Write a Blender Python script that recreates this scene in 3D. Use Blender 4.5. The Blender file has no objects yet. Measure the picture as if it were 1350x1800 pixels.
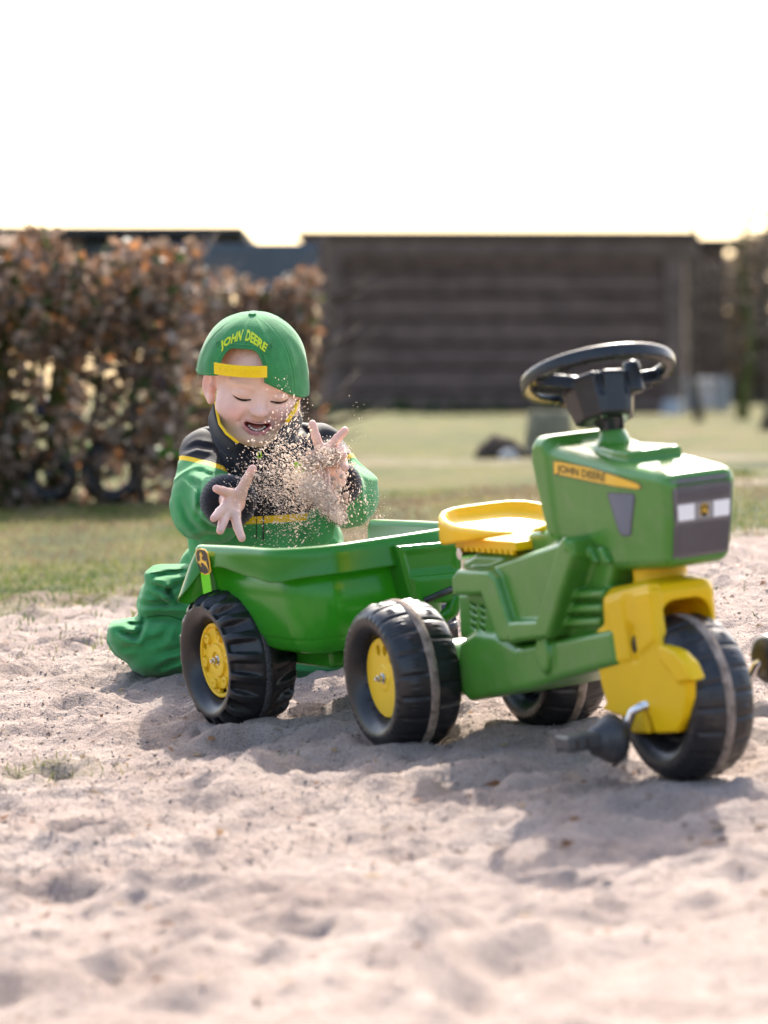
import bpy, bmesh, math, random
import numpy as np
from mathutils import Vector, Matrix
random.seed(7); RS = np.random.RandomState(11)
S = bpy.context.scene; COL = S.collection
PI = math.pi

# ------------------------------------------------------------------ camera, sky, sun, exposure
FP, CX, CY, YH, CH = 7200., 675., 900., 687., .52        # focal length in photo pixels, image centre, horizon row, eye height
PITCH = math.atan((CY - YH) / FP)
cam = bpy.data.cameras.new('camera'); camo = bpy.data.objects.new('camera', cam); COL.objects.link(camo)
camo.location = (0, 0, CH); camo.rotation_euler = (PI/2 - PITCH, 0, 0)
cam.sensor_fit = 'HORIZONTAL'; cam.sensor_width = 36; cam.lens = FP/1350*36
cam.clip_start = .1; cam.clip_end = 600
cam.dof.use_dof = True; cam.dof.focus_distance = 6.75; cam.dof.aperture_fstop = 6.4
S.camera = camo
SUN_DIR = Vector((.07, .78, .66)).normalized()
world = bpy.data.worlds.new('World'); S.world = world; world.use_nodes = True
wn = world.node_tree.nodes; bg = wn['Background']
sky = wn.new('ShaderNodeTexSky'); sky.sky_type = 'NISHITA'; sky.sun_disc = False
sky.sun_elevation = math.asin(SUN_DIR.z); sky.sun_rotation = math.atan2(SUN_DIR.x, SUN_DIR.y)
sky.air_density = 1.0; sky.dust_density = 4.0; sky.ozone_density = 1.0
world.node_tree.links.new(sky.outputs[0], bg.inputs[0]); bg.inputs[1].default_value = .15
sun = bpy.data.lights.new('sun', 'SUN'); sun.energy = 3.3; sun.angle = math.radians(.5); sun.color = (1, .94, .85)
suno = bpy.data.objects.new('sun', sun); COL.objects.link(suno)
suno.rotation_euler = (-SUN_DIR).to_track_quat('-Z', 'Y').to_euler()
S.view_settings.view_transform = 'Standard'; S.view_settings.look = 'None'
S.view_settings.exposure = 1.7; S.view_settings.gamma = 1; S.view_settings.use_curve_mapping = False

# ------------------------------------------------------------------ reading positions off the photograph
C0 = np.array([0, 0, CH]); RX = np.array([1., 0, 0])
FW = np.array([0, math.cos(PITCH), -math.sin(PITCH)]); UP = np.array([0, math.sin(PITCH), math.cos(PITCH)])
def ray(px, py): return FW + RX*(px-CX)/FP - UP*(py-CY)/FP
def at(px, py, y):
    r = ray(px, py); return C0 + r*(y/r[1])
class Frame:
    """a vehicle's own axes: forward, lateral (away from the camera), up"""
    def __init__(s, O, yaw, roll, pitch):
        t, r, p = (math.radians(v) for v in (yaw, roll, pitch))
        F = np.array([math.cos(t), -math.sin(t), 0]); A = np.array([math.sin(t), math.cos(t), 0]); U = np.array([0, 0, 1.])
        F, U = F*math.cos(p)+U*math.sin(p), U*math.cos(p)-F*math.sin(p)
        s.ax = [F, A*math.cos(r)+U*math.sin(r), U*math.cos(r)-A*math.sin(r)]; s.O = np.array(O, float)
    def un(s, px, py, ax, val):
        r = ray(px, py); n = s.ax[ax]; t = (val-(C0-s.O)@n)/(r@n); p = C0+r*t-s.O
        return np.array([p@b for b in s.ax])
    def fu(s, pts, l): return [(lambda q: (q[0], q[2]))(s.un(x, y, 1, l)) for x, y in pts]
    def matrix(s):
        m = Matrix.Identity(4)
        for j in range(3):
            for i in range(3): m[i][j] = s.ax[j][i]
            m[j][3] = s.O[j]
        return m
W0 = at(707, 1187, 5.93); TR = Frame([0, 0, 0], 65, 6, -.6); TR.O = W0 + TR.ax[1]*.12
W1 = at(418, 1155, 6.36); TL = Frame([0, 0, 0], 62, 6.5, 0); TL.O = W1 + TL.ax[1]*.12

# ------------------------------------------------------------------ noise
def _hash(i, j, k, s):
    n = (i*374761393 + j*668265263 + k*2147483647 + s*974634777) & 0xffffffff
    n = ((n ^ (n >> 13))*1274126177) & 0xffffffff
    return ((n ^ (n >> 16)) & 0xffff)/65535.
def vnoise(P, s=0):
    P = np.asarray(P, float); I = np.floor(P).astype(np.int64); f = P-I; f = f*f*(3-2*f); r = 0
    for dx in (0, 1):
        for dy in (0, 1):
            for dz in (0, 1):
                w = (f[..., 0] if dx else 1-f[..., 0])*(f[..., 1] if dy else 1-f[..., 1])*(f[..., 2] if dz else 1-f[..., 2])
                r = r + w*_hash(I[..., 0]+dx, I[..., 1]+dy, I[..., 2]+dz, s)
    return r*2-1
def fbm(P, o=4, s=0):
    P = np.asarray(P, float); a, r = .5, 0
    for k in range(o): r = r + a*vnoise(P*2**k, s+k); a *= .5
    return r

# ------------------------------------------------------------------ object helpers
def link(name, me, parent=None, mats=(), smooth=True):
    for m in mats: me.materials.append(m)
    o = bpy.data.objects.new(name, me); COL.objects.link(o)
    if parent is not None: o.parent = parent
    if smooth and len(me.polygons): me.polygons.foreach_set('use_smooth', [True]*len(me.polygons))
    return o
def mesh(name, V, Fc, parent=None, mats=(), smooth=True, mi=None):
    me = bpy.data.meshes.new(name)
    me.from_pydata([tuple(map(float, v)) for v in V], [], [tuple(map(int, f)) for f in Fc])
    o = link(name, me, parent, mats, smooth)
    if mi is not None: me.polygons.foreach_set('material_index', np.asarray(mi, dtype=np.int32))
    me.update(); return o
def fast_mesh(name, V, Q, parent=None, mats=(), smooth=True):
    """V (n,3), Q (m,k) arrays"""
    V = np.asarray(V, np.float32); Q = np.asarray(Q, np.int32); k = Q.shape[1]
    me = bpy.data.meshes.new(name); me.vertices.add(len(V)); me.vertices.foreach_set('co', V.ravel())
    me.loops.add(Q.size); me.loops.foreach_set('vertex_index', Q.ravel())
    me.polygons.add(len(Q)); me.polygons.foreach_set('loop_start', np.arange(0, Q.size, k, dtype=np.int32))
    me.update(calc_edges=True); me.validate()
    return link(name, me, parent, mats, smooth)
def vcol(o, rgb):
    a = o.data.color_attributes.new('tint', 'FLOAT_COLOR', 'POINT')
    c = np.ones((len(o.data.vertices), 4), np.float32); c[:, :3] = rgb; a.data.foreach_set('color', c.ravel())
def empty(name, loc=(0, 0, 0), mat=None):
    o = bpy.data.objects.new(name, None); COL.objects.link(o); o.empty_display_size = .05
    if mat is not None: o.matrix_world = mat
    else: o.location = loc
    return o
def tag(o, label=None, cat=None, group=None, kind=None):
    for k, v in (('label', label), ('category', cat), ('group', group), ('kind', kind)):
        if v: o[k] = v
    return o
class MB:
    def __init__(s): s.V = []; s.F = []; s.M = []
    def add(s, V, F, m=0):
        b = len(s.V); s.V += [tuple(map(float, v)) for v in V]; s.F += [tuple(i+b for i in f) for f in F]; s.M += [m]*len(F); return s
    def box(s, c, d, R=None, m=0):
        V = []
        for x in (-.5, .5):
            for y in (-.5, .5):
                for z in (-.5, .5):
                    v = np.array([x*d[0], y*d[1], z*d[2]])
                    if R is not None: v = R@v
                    V.append(v+np.asarray(c))
        return s.add(V, [(0, 1, 3, 2), (4, 6, 7, 5), (0, 4, 5, 1), (2, 3, 7, 6), (0, 2, 6, 4), (1, 5, 7, 3)], m)
    def tube(s, pts, rad, n=8, m=0, caps=True):
        pts = [np.asarray(p, float) for p in pts]; N = len(pts)
        if not hasattr(rad, '__len__'): rad = [rad]*N
        V = []; up = None
        for i, p in enumerate(pts):
            t = pts[min(i+1, N-1)]-pts[max(i-1, 0)]; t = t/(np.linalg.norm(t)+1e-9)
            if up is None: up = np.array([0, 0, 1.]) if abs(t[2]) < .9 else np.array([1., 0, 0])
            a = np.cross(t, up); a /= np.linalg.norm(a)+1e-9; b = np.cross(a, t); up = b
            for k in range(n):
                q = 2*PI*k/n; V.append(p+rad[i]*(a*math.cos(q)+b*math.sin(q)))
        Fc = [(i*n+k, i*n+(k+1) % n, (i+1)*n+(k+1) % n, (i+1)*n+k) for i in range(N-1) for k in range(n)]
        if caps: Fc += [tuple(range(n-1, -1, -1)), tuple(range((N-1)*n, N*n))]
        return s.add(V, Fc, m)
    def build(s, name, mats, parent=None, smooth=True, bevel=0):
        o = mesh(name, s.V, s.F, parent, mats if isinstance(mats, (list, tuple)) else [mats], smooth, s.M)
        if bevel: bevel_mod(o, bevel)
        return o
def bevel_mod(o, w, seg=3):
    b = o.modifiers.new('bevel', 'BEVEL'); b.width = w; b.segments = seg; b.limit_method = 'ANGLE'; b.angle_limit = math.radians(35)
    w2 = o.modifiers.new('wn', 'WEIGHTED_NORMAL'); w2.keep_sharp = True
    return o
def lathe(prof, n=64, ax='l', closed=False):
    """prof list of (w, r): w along the axis"""
    V = []; N = len(prof)
    for k in range(n):
        q = 2*PI*k/n
        for w, r in prof: V.append((r*math.cos(q), w, r*math.sin(q)) if ax == 'l' else (r*math.cos(q), r*math.sin(q), w))
    Fc = []
    for k in range(n):
        k2 = (k+1) % n
        for j in range(N-1): Fc.append((k*N+j, k*N+j+1, k2*N+j+1, k2*N+j))
    return np.array(V), Fc
def prism(name, pts, l0, l1, mat, parent, bevel=.004, frame_ax='l', smooth=True):
    n = len(pts)
    g = (lambda a, b, l: (a, l, b)) if frame_ax == 'l' else (lambda a, b, l: (l, a, b))
    V = [g(a, b, l0) for a, b in pts]+[g(a, b, l1) for a, b in pts]
    Fc = [tuple(range(n)), tuple(range(2*n-1, n-1, -1))]+[(i, i+n, (i+1) % n+n, (i+1) % n) for i in range(n)]
    me = bpy.data.meshes.new(name); bm = bmesh.new()
    vs = [bm.verts.new(v) for v in V]
    for f in Fc: bm.faces.new([vs[i] for i in f])
    bmesh.ops.recalc_face_normals(bm, faces=bm.faces); bm.to_mesh(me); bm.free()
    o = link(name, me, parent, [mat], smooth)
    if bevel: bevel_mod(o, bevel)
    return o

# ------------------------------------------------------------------ signed distance modelling
def grid(lo, hi, h):
    ax = [np.arange(a, b+h, h, dtype=np.float32) for a, b in zip(lo, hi)]
    return np.meshgrid(*ax, indexing='ij', sparse=True), np.array(lo, float), h
def nets(D, lo, h):
    neg = D < 0; nx, ny, nz = D.shape
    cnt = np.zeros((nx-1, ny-1, nz-1), np.int8)
    for dx in (0, 1):
        for dy in (0, 1):
            for dz in (0, 1): cnt += neg[dx:nx-1+dx, dy:ny-1+dy, dz:nz-1+dz]
    act = (cnt > 0) & (cnt < 8); I = np.argwhere(act); idx = np.full(act.shape, -1, np.int64); idx[act] = np.arange(len(I))
    acc = np.zeros((len(I), 3)); num = np.zeros(len(I)); cor = [(a, b, c) for a in (0, 1) for b in (0, 1) for c in (0, 1)]
    dv = {c: D[I[:, 0]+c[0], I[:, 1]+c[1], I[:, 2]+c[2]] for c in cor}
    for c in cor:
        for a in range(3):
            if c[a] == 0:
                e = list(c); e[a] = 1; e = tuple(e); d0, d1 = dv[c], dv[e]; m = (d0 < 0) != (d1 < 0)
                t = np.where(m, d0/(np.where(m, d0-d1, 1)), 0); p = np.tile(np.array(c, float), (len(I), 1)); p[:, a] += t
                acc[m] += p[m]; num[m] += 1
    V = lo+(I+acc/num[:, None])*h; Q = []
    for a in range(3):
        b, c = [(1, 2), (2, 0), (0, 1)][a]
        sl0 = [slice(None)]*3; sl1 = [slice(None)]*3; sl0[a] = slice(0, -1); sl1[a] = slice(1, None)
        s0, s1 = neg[tuple(sl0)], neg[tuple(sl1)]; E = np.argwhere(s0 != s1)
        ok = np.ones(len(E), bool)
        for q in (b, c): ok &= (E[:, q] > 0) & (E[:, q] < D.shape[q]-1)
        E = E[ok]; fl = s0[E[:, 0], E[:, 1], E[:, 2]]
        def cell(ob, oc):
            G = E.copy(); G[:, b] += ob; G[:, c] += oc; return idx[G[:, 0], G[:, 1], G[:, 2]]
        q = np.stack([cell(-1, -1), cell(0, -1), cell(0, 0), cell(-1, 0)], 1); q[~fl] = q[~fl][:, ::-1]; Q.append(q)
    Q = np.concatenate(Q); Q = Q[(Q >= 0).all(1)]
    return V, Q
def smin(a, b, k):
    h = np.clip(.5+.5*(b-a)/k, 0, 1); return b+(a-b)*h-k*h*(1-h)
def smax(a, b, k): return -smin(-a, -b, k)
def ell(G, c, r, R=None):
    x, y, z = G[0]-c[0], G[1]-c[1], G[2]-c[2]
    if R is not None:
        R = np.asarray(R); x, y, z = (R[0, 0]*x+R[1, 0]*y+R[2, 0]*z, R[0, 1]*x+R[1, 1]*y+R[2, 1]*z, R[0, 2]*x+R[1, 2]*y+R[2, 2]*z)
    k = np.sqrt((x/r[0])**2+(y/r[1])**2+(z/r[2])**2); return (k-1)*min(r)
def cap(G, a, b, ra, rb=None):
    rb = ra if rb is None else rb; a = np.asarray(a, float); d = np.asarray(b, float)-a; L = d@d
    px, py, pz = G[0]-a[0], G[1]-a[1], G[2]-a[2]
    t = np.clip((px*d[0]+py*d[1]+pz*d[2])/L, 0, 1)
    return np.sqrt((px-t*d[0])**2+(py-t*d[1])**2+(pz-t*d[2])**2)-(ra+(rb-ra)*t)
def poly2(X, Y, pts):
    """distance to a polygon, negative inside"""
    P = np.array(pts, float); n = len(P); d = np.full(np.broadcast(X, Y).shape, 1e9); s = np.ones(d.shape)
    for i in range(n):
        a, b = P[i], P[i-1]; e = b-a; wx, wy = X-a[0], Y-a[1]
        t = np.clip((wx*e[0]+wy*e[1])/(e@e+1e-12), 0, 1); d = np.minimum(d, (wx-e[0]*t)**2+(wy-e[1]*t)**2)
        c1, c2, c3 = Y >= a[1], Y < b[1], e[0]*wy > e[1]*wx
        s = np.where((c1 & c2 & c3) | (~c1 & ~c2 & ~c3), -s, s)
    return s*np.sqrt(d)
def rint(a, b, r):
    return np.sqrt(np.maximum(a+r, 0)**2+np.maximum(b+r, 0)**2)+np.minimum(np.maximum(a+r, b+r), 0)-r
def pr(G, pts, l0, l1, r=.006):
    """polygon in (forward, up), extruded over the lateral range, with rounded edges"""
    d2 = poly2(G[0][:, 0, :], G[2][0, 0, :][None, :], pts)[:, None, :]
    return rint(d2, np.abs(G[1]-(l0+l1)/2)-(l1-l0)/2, r)
def solid(name, D, lo, h, mats, parent=None):
    V, Q = nets(np.asarray(D), lo, h); return fast_mesh(name, V, Q, parent, mats)

# ------------------------------------------------------------------ materials
def new_mat(name):
    m = bpy.data.materials.new(name); m.use_nodes = True; n = m.node_tree.nodes; return m, n, m.node_tree.links, n['Principled BSDF']
def mat(name, col, rough=.5, spec=.5, var=.0, vscale=8., bump=0., bscale=60., metal=0., coat=0., sss=0., trans=0., tint=False, detail=4., dust=0., sheen=0., tcol=None):
    m, n, l, p = new_mat(name)
    p.inputs['Roughness'].default_value = rough; p.inputs['Specular IOR Level'].default_value = spec
    p.inputs['Metallic'].default_value = metal; p.inputs['Coat Weight'].default_value = coat; p.inputs['Coat Roughness'].default_value = .1
    if sheen: p.inputs['Sheen Weight'].default_value = sheen
    if sss:
        p.inputs['Subsurface Weight'].default_value = sss; p.inputs['Subsurface Radius'].default_value = (1, .4, .25); p.inputs['Subsurface Scale'].default_value = .008
    tc = n.new('ShaderNodeTexCoord'); src = None
    if tint:
        a = n.new('ShaderNodeVertexColor'); a.layer_name = 'tint'; src = a.outputs[0]
    else:
        rgb = n.new('ShaderNodeRGB'); rgb.outputs[0].default_value = (*col, 1); src = rgb.outputs[0]
    if var:
        nz = n.new('ShaderNodeTexNoise'); nz.inputs['Scale'].default_value = vscale; nz.inputs['Detail'].default_value = detail
        l.new(tc.outputs['Object'], nz.inputs['Vector'])
        mr = n.new('ShaderNodeMapRange'); mr.inputs[1].default_value = .3; mr.inputs[2].default_value = .7; mr.inputs[3].default_value = 1-var; mr.inputs[4].default_value = 1+var
        l.new(nz.outputs[0], mr.inputs[0]); mx = n.new('ShaderNodeMix'); mx.data_type = 'RGBA'; mx.blend_type = 'MULTIPLY'; mx.inputs[0].default_value = 1
        l.new(src, mx.inputs[6]); l.new(mr.outputs[0], mx.inputs[7]); src = mx.outputs[2]
    if dust:
        nz = n.new('ShaderNodeTexNoise'); nz.inputs['Scale'].default_value = 26; nz.inputs['Detail'].default_value = 8; nz.inputs['Roughness'].default_value = .75
        l.new(tc.outputs['Object'], nz.inputs['Vector'])
        mr = n.new('ShaderNodeMapRange'); mr.inputs[1].default_value = .5; mr.inputs[2].default_value = .78; mr.inputs[3].default_value = 0; mr.inputs[4].default_value = dust
        l.new(nz.outputs[0], mr.inputs[0]); mx = n.new('ShaderNodeMix'); mx.data_type = 'RGBA'
        l.new(mr.outputs[0], mx.inputs[0]); l.new(src, mx.inputs[6]); mx.inputs[7].default_value = (.34, .28, .23, 1); src = mx.outputs[2]
    l.new(src, p.inputs['Base Color'])
    if bump:
        nb = n.new('ShaderNodeTexNoise'); nb.inputs['Scale'].default_value = bscale; nb.inputs['Detail'].default_value = 5
        l.new(tc.outputs['Object'], nb.inputs['Vector']); b = n.new('ShaderNodeBump'); b.inputs['Strength'].default_value = bump; b.inputs['Distance'].default_value = .004
        l.new(nb.outputs[0], b.inputs['Height']); l.new(b.outputs[0], p.inputs['Normal'])
    if trans:
        t = n.new('ShaderNodeBsdfTranslucent'); (l.new(src, t.inputs[0]) if tcol is None else setattr(t.inputs[0], 'default_value', (*tcol, 1))); mxs = n.new('ShaderNodeMixShader'); mxs.inputs[0].default_value = trans
        l.new(p.outputs[0], mxs.inputs[1]); l.new(t.outputs[0], mxs.inputs[2]); l.new(mxs.outputs[0], n['Material Output'].inputs[0])
    return m
M = {}
M['green'] = mat('green_plastic', (.058, .208, .024), .3, .5, var=.08, vscale=9, bump=.06, bscale=22, dust=.22)
M['trailer'] = mat('trailer_plastic', (.035, .25, .018), .2, .5, var=.06, vscale=7, trans=.34, tcol=(.07, .27, .014), bump=.03, bscale=14)
M['yellow'] = mat('yellow_plastic', (.84, .52, .002), .36, .32, var=.05, vscale=9, trans=.15, bump=.04, bscale=25)
M['rimyellow'] = mat('rim_plastic', (.80, .50, .015), .38, .4, var=.08, vscale=14, bump=.05, dust=.12)
M['tyre'] = mat('black_plastic_tyre', (.014, .014, .016), .34, .45, var=.2, vscale=20, bump=.12, bscale=70, dust=.07)
M['black'] = mat('black_plastic', (.012, .013, .015), .33, .45, var=.2, vscale=20, bump=.08, bscale=60, dust=.06)
M['pedal'] = mat('grey_black_pedal_plastic', (.035, .038, .042), .45, .4, var=.2, bump=.2, bscale=120, dust=.25)
M['band'] = mat('worn_grey_band', (.06, .06, .062), .85, .2, var=.55, vscale=260, bump=.5, bscale=300)
M['sandband'] = mat('sandy_band', (.27, .215, .175), .95, .1, var=.5, vscale=70, bump=.6, bscale=260, dust=.5)
M['chrome'] = mat('steel', (.62, .62, .62), .22, .5, metal=1)
M['grille'] = mat('grille_print', (.17, .15, .15), .4, .4, var=.1, vscale=40)
M['grilleline'] = mat('grille_line', (.08, .07, .075), .5, .3)
M['grilletop'] = mat('grille_glossy_top', (.03, .04, .07), .12, .6)
M['ventgrey'] = mat('vent_grey', (.14, .15, .18), .5, .3, var=.08)
M['white'] = mat('white_print', (.78, .77, .76), .4, .4, var=.04)
M['decal'] = mat('decal_yellow', (.82, .48, .03), .3, .5, var=.06)
M['ink'] = mat('decal_black', (.02, .018, .015), .4, .4)
M['decalgrey'] = mat('decal_grey', (.28, .27, .26), .4, .4)
M['capgreen'] = mat('cap_cotton', (.038, .215, .062), .9, .15, var=.16, vscale=45, bump=.2, bscale=420, sheen=.25)
M['capthread'] = mat('embroidery_thread', (.62, .68, .03), .7, .3, bump=.5, bscale=500)
M['stitch'] = mat('pale_stitch', (.20, .46, .20), .8, .2)
M['strap'] = mat('yellow_strap', (.84, .58, .005), .35, .45, var=.04)
M['capyellow'] = mat('cap_yellow_cotton', (.78, .45, .01), .9, .2, var=.1, vscale=60, trans=.2)
M['navy'] = mat('black_softshell', (.011, .012, .016), .75, .25, var=.2, vscale=30, bump=.1, bscale=380, sheen=.1)
M['rib'] = mat('black_rib_knit', (.012, .012, .016), .95, .15, var=.2, vscale=60, bump=.5, bscale=400, sheen=.3)
M['jgreen'] = mat('jacket_green', (.055, .27, .082), .85, .10, var=.12, vscale=24, bump=.12, bscale=330, sheen=.2, dust=.05)
M['tgreen'] = mat('trouser_green', (.042, .235, .072), .85, .10, var=.12, vscale=18, bump=.12, bscale=330, sheen=.15, dust=.07)
M['seam'] = mat('dark_green_thread', (.012, .07, .025), .8, .2)
M['piping'] = mat('yellow_piping', (.80, .50, .01), .7, .25, var=.06, vscale=40)
M['lime'] = mat('lime_print', (.36, .62, .02), .6, .3, var=.3, vscale=90)
M['skin'] = mat('skin', None, .5, .35, tint=True, sss=.18, var=.07, vscale=42, bump=.09, bscale=300)
M['teeth'] = mat('tooth_enamel', (.70, .64, .56), .2, .5)
M['tongue'] = mat('tongue', (.5, .16, .14), .35, .5, sss=.2)
M['lash'] = mat('eyelash', (.022, .014, .011), .7, .2)
M['brow'] = mat('pale_brow', (.56, .38, .27), .8, .2)
M['hair'] = mat('fair_hair', (.36, .23, .13), .6, .3, var=.2, vscale=80)
M['eye'] = mat('eyeball', (.06, .05, .05), .12, .6)
M['grain'] = mat('flying_sand', None, .95, .1, tint=True, trans=.5)
M['board'] = mat('dark_brown_board', (.145, .093, .074), .75, .2, var=.25, vscale=6, bump=.3, bscale=40)
M['post'] = mat('dark_brown_post', (.155, .105, .085), .75, .2, var=.25, vscale=5, bump=.3, bscale=30)
M['felt'] = mat('roof_felt', (.05, .048, .05), .9, .1, var=.2, vscale=10)
M['tarp'] = mat('grey_blue_tarpaulin', (.085, .098, .118), .55, .3, var=.1, vscale=3)
M['eyelet'] = mat('pale_eyelet', (.62, .62, .58), .4, .5)
M['concrete'] = mat('pale_concrete', (.32, .33, .35), .8, .2, var=.15)
M['leaf'] = mat('beech_leaf', None, .55, .35, tint=True, trans=.28)
M['bark'] = mat('mossy_bark', (.075, .085, .022), .9, .1, var=.4, vscale=14, bump=.6, bscale=40)
M['twig'] = mat('grey_brown_twig', (.10, .075, .055), .85, .15, var=.3, vscale=10)
M['cutwood'] = mat('pale_cut_wood', (.46, .46, .46), .8, .2, var=.15, vscale=30)
M['earth'] = mat('dark_earth', (.075, .055, .042), .95, .1, var=.4, vscale=30)
M['stump'] = mat('weathered_stump', (.19, .17, .11), .9, .1, var=.35, vscale=14, bump=.6, bscale=30)
M['blade'] = mat('grass_blade', None, .6, .25, tint=True, trans=.4)
M['litter'] = mat('litter', None, .8, .15, tint=True, trans=.2)
M['toygreen'] = mat('lime_toy_plastic', (.08, .38, .02), .3, .5, trans=.2)
M['toyblue'] = mat('blue_toy_plastic', (.06, .11, .38), .3, .5)
M['toyyellow'] = mat('yellow_toy_plastic', (.75, .55, .06), .35, .5)
M['stone_and_lit_ground'] = mat('pale_stone', (.5, .5, .5), .8, .2, var=.1)  # also colours the added block that imitates lit ground under the outbuilding

# ------------------------------------------------------------------ ground
def sat(v, k): return k*np.tanh(v/k)
def ground_base(x, y):
    x = np.asarray(x, float); y = np.asarray(y, float)
    near = .055*(np.clip(y, 3.2, 7.5)-5.93)
    far = .02*(np.clip(y, 7.5, 14)-7.5)+.003*(np.clip(y, 14, 60)-14)
    wgt = np.clip(1-(y-9)/8, 0, 1)
    return .093*sat(x-.026, 1.3)*wgt+near+far
def dist_dents(x, y):
    r = np.random.RandomState(5); z = np.zeros(np.broadcast(x, y).shape)
    for i in range(330):
        cx, cy = r.uniform(-1.25, 1.35), r.uniform(3.7, 9.2); a = r.uniform(0, PI); L, Wd = r.uniform(.045, .10), r.uniform(.03, .05); h = r.uniform(.006, .017)
        c, s = math.cos(a), math.sin(a); m = (np.abs(x-cx) < .3) & (np.abs(y-cy) < .3)
        if not m.any(): continue
        dx, dy = x[m]-cx, y[m]-cy; u, v = (dx*c+dy*s)/L, (-dx*s+dy*c)/Wd; q = u*u+v*v
        z[m] += h*(-np.exp(-q*1.1)+.75*np.exp(-(np.sqrt(q)-1.55)**2*3.2))
    return z
def axis(segs):
    out = []
    for a, b, h in segs: out += list(np.arange(a, b, h))
    return np.array(out+[segs[-1][1]])
gx = axis([(-90, -20, 10), (-20, -6, 2), (-6, -2, .35), (-2, -1.15, .06), (-1.15, 1.2, .0085), (1.2, 2, .06), (2, 6, .35), (6, 20, 2), (20, 90, 10)])
gy = axis([(-30, -2, 4), (-2, 3.4, .3), (3.4, 4.4, .03), (4.4, 8.2, .0125), (8.2, 10.5, .03), (10.5, 16, .12), (16, 30, .5), (30, 60, 2), (60, 260, 20)])
XX, YY = np.meshgrid(gx, gy, indexing='ij')
def sand_amount(x, y):
    P = np.stack([x*2.2, y*.55, 0*x], -1); n = fbm(P, 4, 3)
    edge = np.where(x < -.1, 8.9, 9.3)+.9*n+.35*fbm(np.stack([x*7, y*2.5, 0*x], -1), 3, 8)
    s = np.clip((edge-.2+.5*fbm(np.stack([x*3.3, y*1.6, 0*x], -1), 3, 28)-y)/2.0+.5, 0, 1)
    # a foreground fringe of thin grass, lower left
    fr = np.exp(-((y-6.0-.2*n)/.22)**2)*np.clip((-.18-x)/.3+.4*n, 0, 1)*.5
    bands = .62*np.exp(-((y-12.1-.6*n)/.45)**2)*(x > .75)+.40*np.exp(-((y-17.4-2.6*n)/1.6)**2)
    return np.clip(np.maximum(s-fr, bands*(y > 10)), 0, 1)
ZZ = ground_base(XX, YY)
nearw = np.clip((YY+1)/3, 0, 1)*np.clip((11-YY)/2.5, 0, 1)*np.clip((2.2-np.abs(XX))/.8, 0, 1)
P3 = np.stack([XX, YY, 0*XX], -1)
rdg = 1-np.abs(fbm(P3*np.array([7, 9, 1])+fbm(P3*3, 2, 77)[..., None]*1.2, 3, 61))*4
ZZ = ZZ+nearw*(dist_dents(XX, YY)+.018*fbm(P3*5.5, 3, 21)+.009*np.clip(rdg, 0, 1)**2+.013*fbm(P3*17, 3, 31)+.007*fbm(P3*48, 2, 41))+(1-nearw)*.05*fbm(P3*.7, 3, 51)*np.clip(YY/10, 0, 1)
# wheels and knees press into the sand
def press(X, Y, cx, cy, r, z, w):
    d = np.hypot(X-cx, Y-cy); t = np.clip(1-(d-r)/w, 0, 1); return t*t*(3-2*t), z
contacts = []
for fr, a, l in ((TR, 0, -.12), (TR, 0, .12), (TR, .64, 0), (TL, 0, -.12), (TL, 0, .168)):
    p = fr.O+fr.ax[0]*a+fr.ax[1]*l-fr.ax[2]*.104; contacts.append((p[0], p[1], .035, p[2], .06))
for c in contacts:
    t, z = press(XX, YY, *c); ZZ = ZZ*(1-t)+z*t
ni, nj = XX.shape; ids = np.arange(ni*nj).reshape(ni, nj)
Q = np.stack([ids[:-1, :-1], ids[1:, :-1], ids[1:, 1:], ids[:-1, 1:]], -1).reshape(-1, 4)
gm, n, l, p = new_mat('sand_and_grass')
at_ = n.new('ShaderNodeVertexColor'); at_.layer_name = 'tint'
tc = n.new('ShaderNodeTexCoord'); mapp = n.new('ShaderNodeMapping')
l.new(tc.outputs['Object'], mapp.inputs[0])
def nnoise(scale, detail=5, rough=.6):
    z = n.new('ShaderNodeTexNoise'); z.inputs['Scale'].default_value = scale; z.inputs['Detail'].default_value = detail; z.inputs['Roughness'].default_value = rough
    l.new(mapp.outputs[0], z.inputs['Vector']); return z.outputs[0]
def ramp(v, stops):
    r = n.new('ShaderNodeValToRGB'); e = r.color_ramp.elements
    e[0].position, e[0].color = stops[0][0], (*stops[0][1], 1); e[1].position, e[1].color = stops[-1][0], (*stops[-1][1], 1)
    for ps, c in stops[1:-1]: q = e.new(ps); q.color = (*c, 1)
    l.new(v, r.inputs[0]); return r.outputs[0]
def mixc(f, a, b, bt='MIX'):
    m = n.new('ShaderNodeMix'); m.data_type = 'RGBA'; m.blend_type = bt
    for s_, v in ((m.inputs[0], f), (m.inputs[6], a), (m.inputs[7], b)):
        if hasattr(v, 'links') or hasattr(v, 'is_output'): l.new(v, s_)
        else: s_.default_value = v
    return m.outputs[2]
sandc = ramp(nnoise(5, 6), [(.3, (.315, .24, .205)), (.55, (.405, .322, .278)), (.75, (.45, .365, .318))])
speck = ramp(nnoise(420, 3, .8), [(.34, (.30, .27, .25)), (.47, (.95, .94, .93)), (.6, (1.08, 1.07, 1.06)), (.72, (1.35, 1.33, 1.3))])
sandc = mixc(1.0, sandc, speck, 'MULTIPLY')
bits = ramp(nnoise(55, 6, .75), [(.62, (0, 0, 0)), (.72, (1, 1, 1))])
bitf = n.new('ShaderNodeMath'); bitf.operation = 'MULTIPLY'; bitf.inputs[1].default_value = .5; l.new(bits, bitf.inputs[0])
sandc = mixc(bitf.outputs[0], sandc, (.16, .10, .065, 1))
grassc = ramp(nnoise(1.5, 8, .72), [(.34, (.020, .024, .006)), (.43, (.045, .058, .007)), (.52, (.10, .095, .012)), (.60, (.12, .085, .038)), (.72, (.17, .13, .085))])
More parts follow.
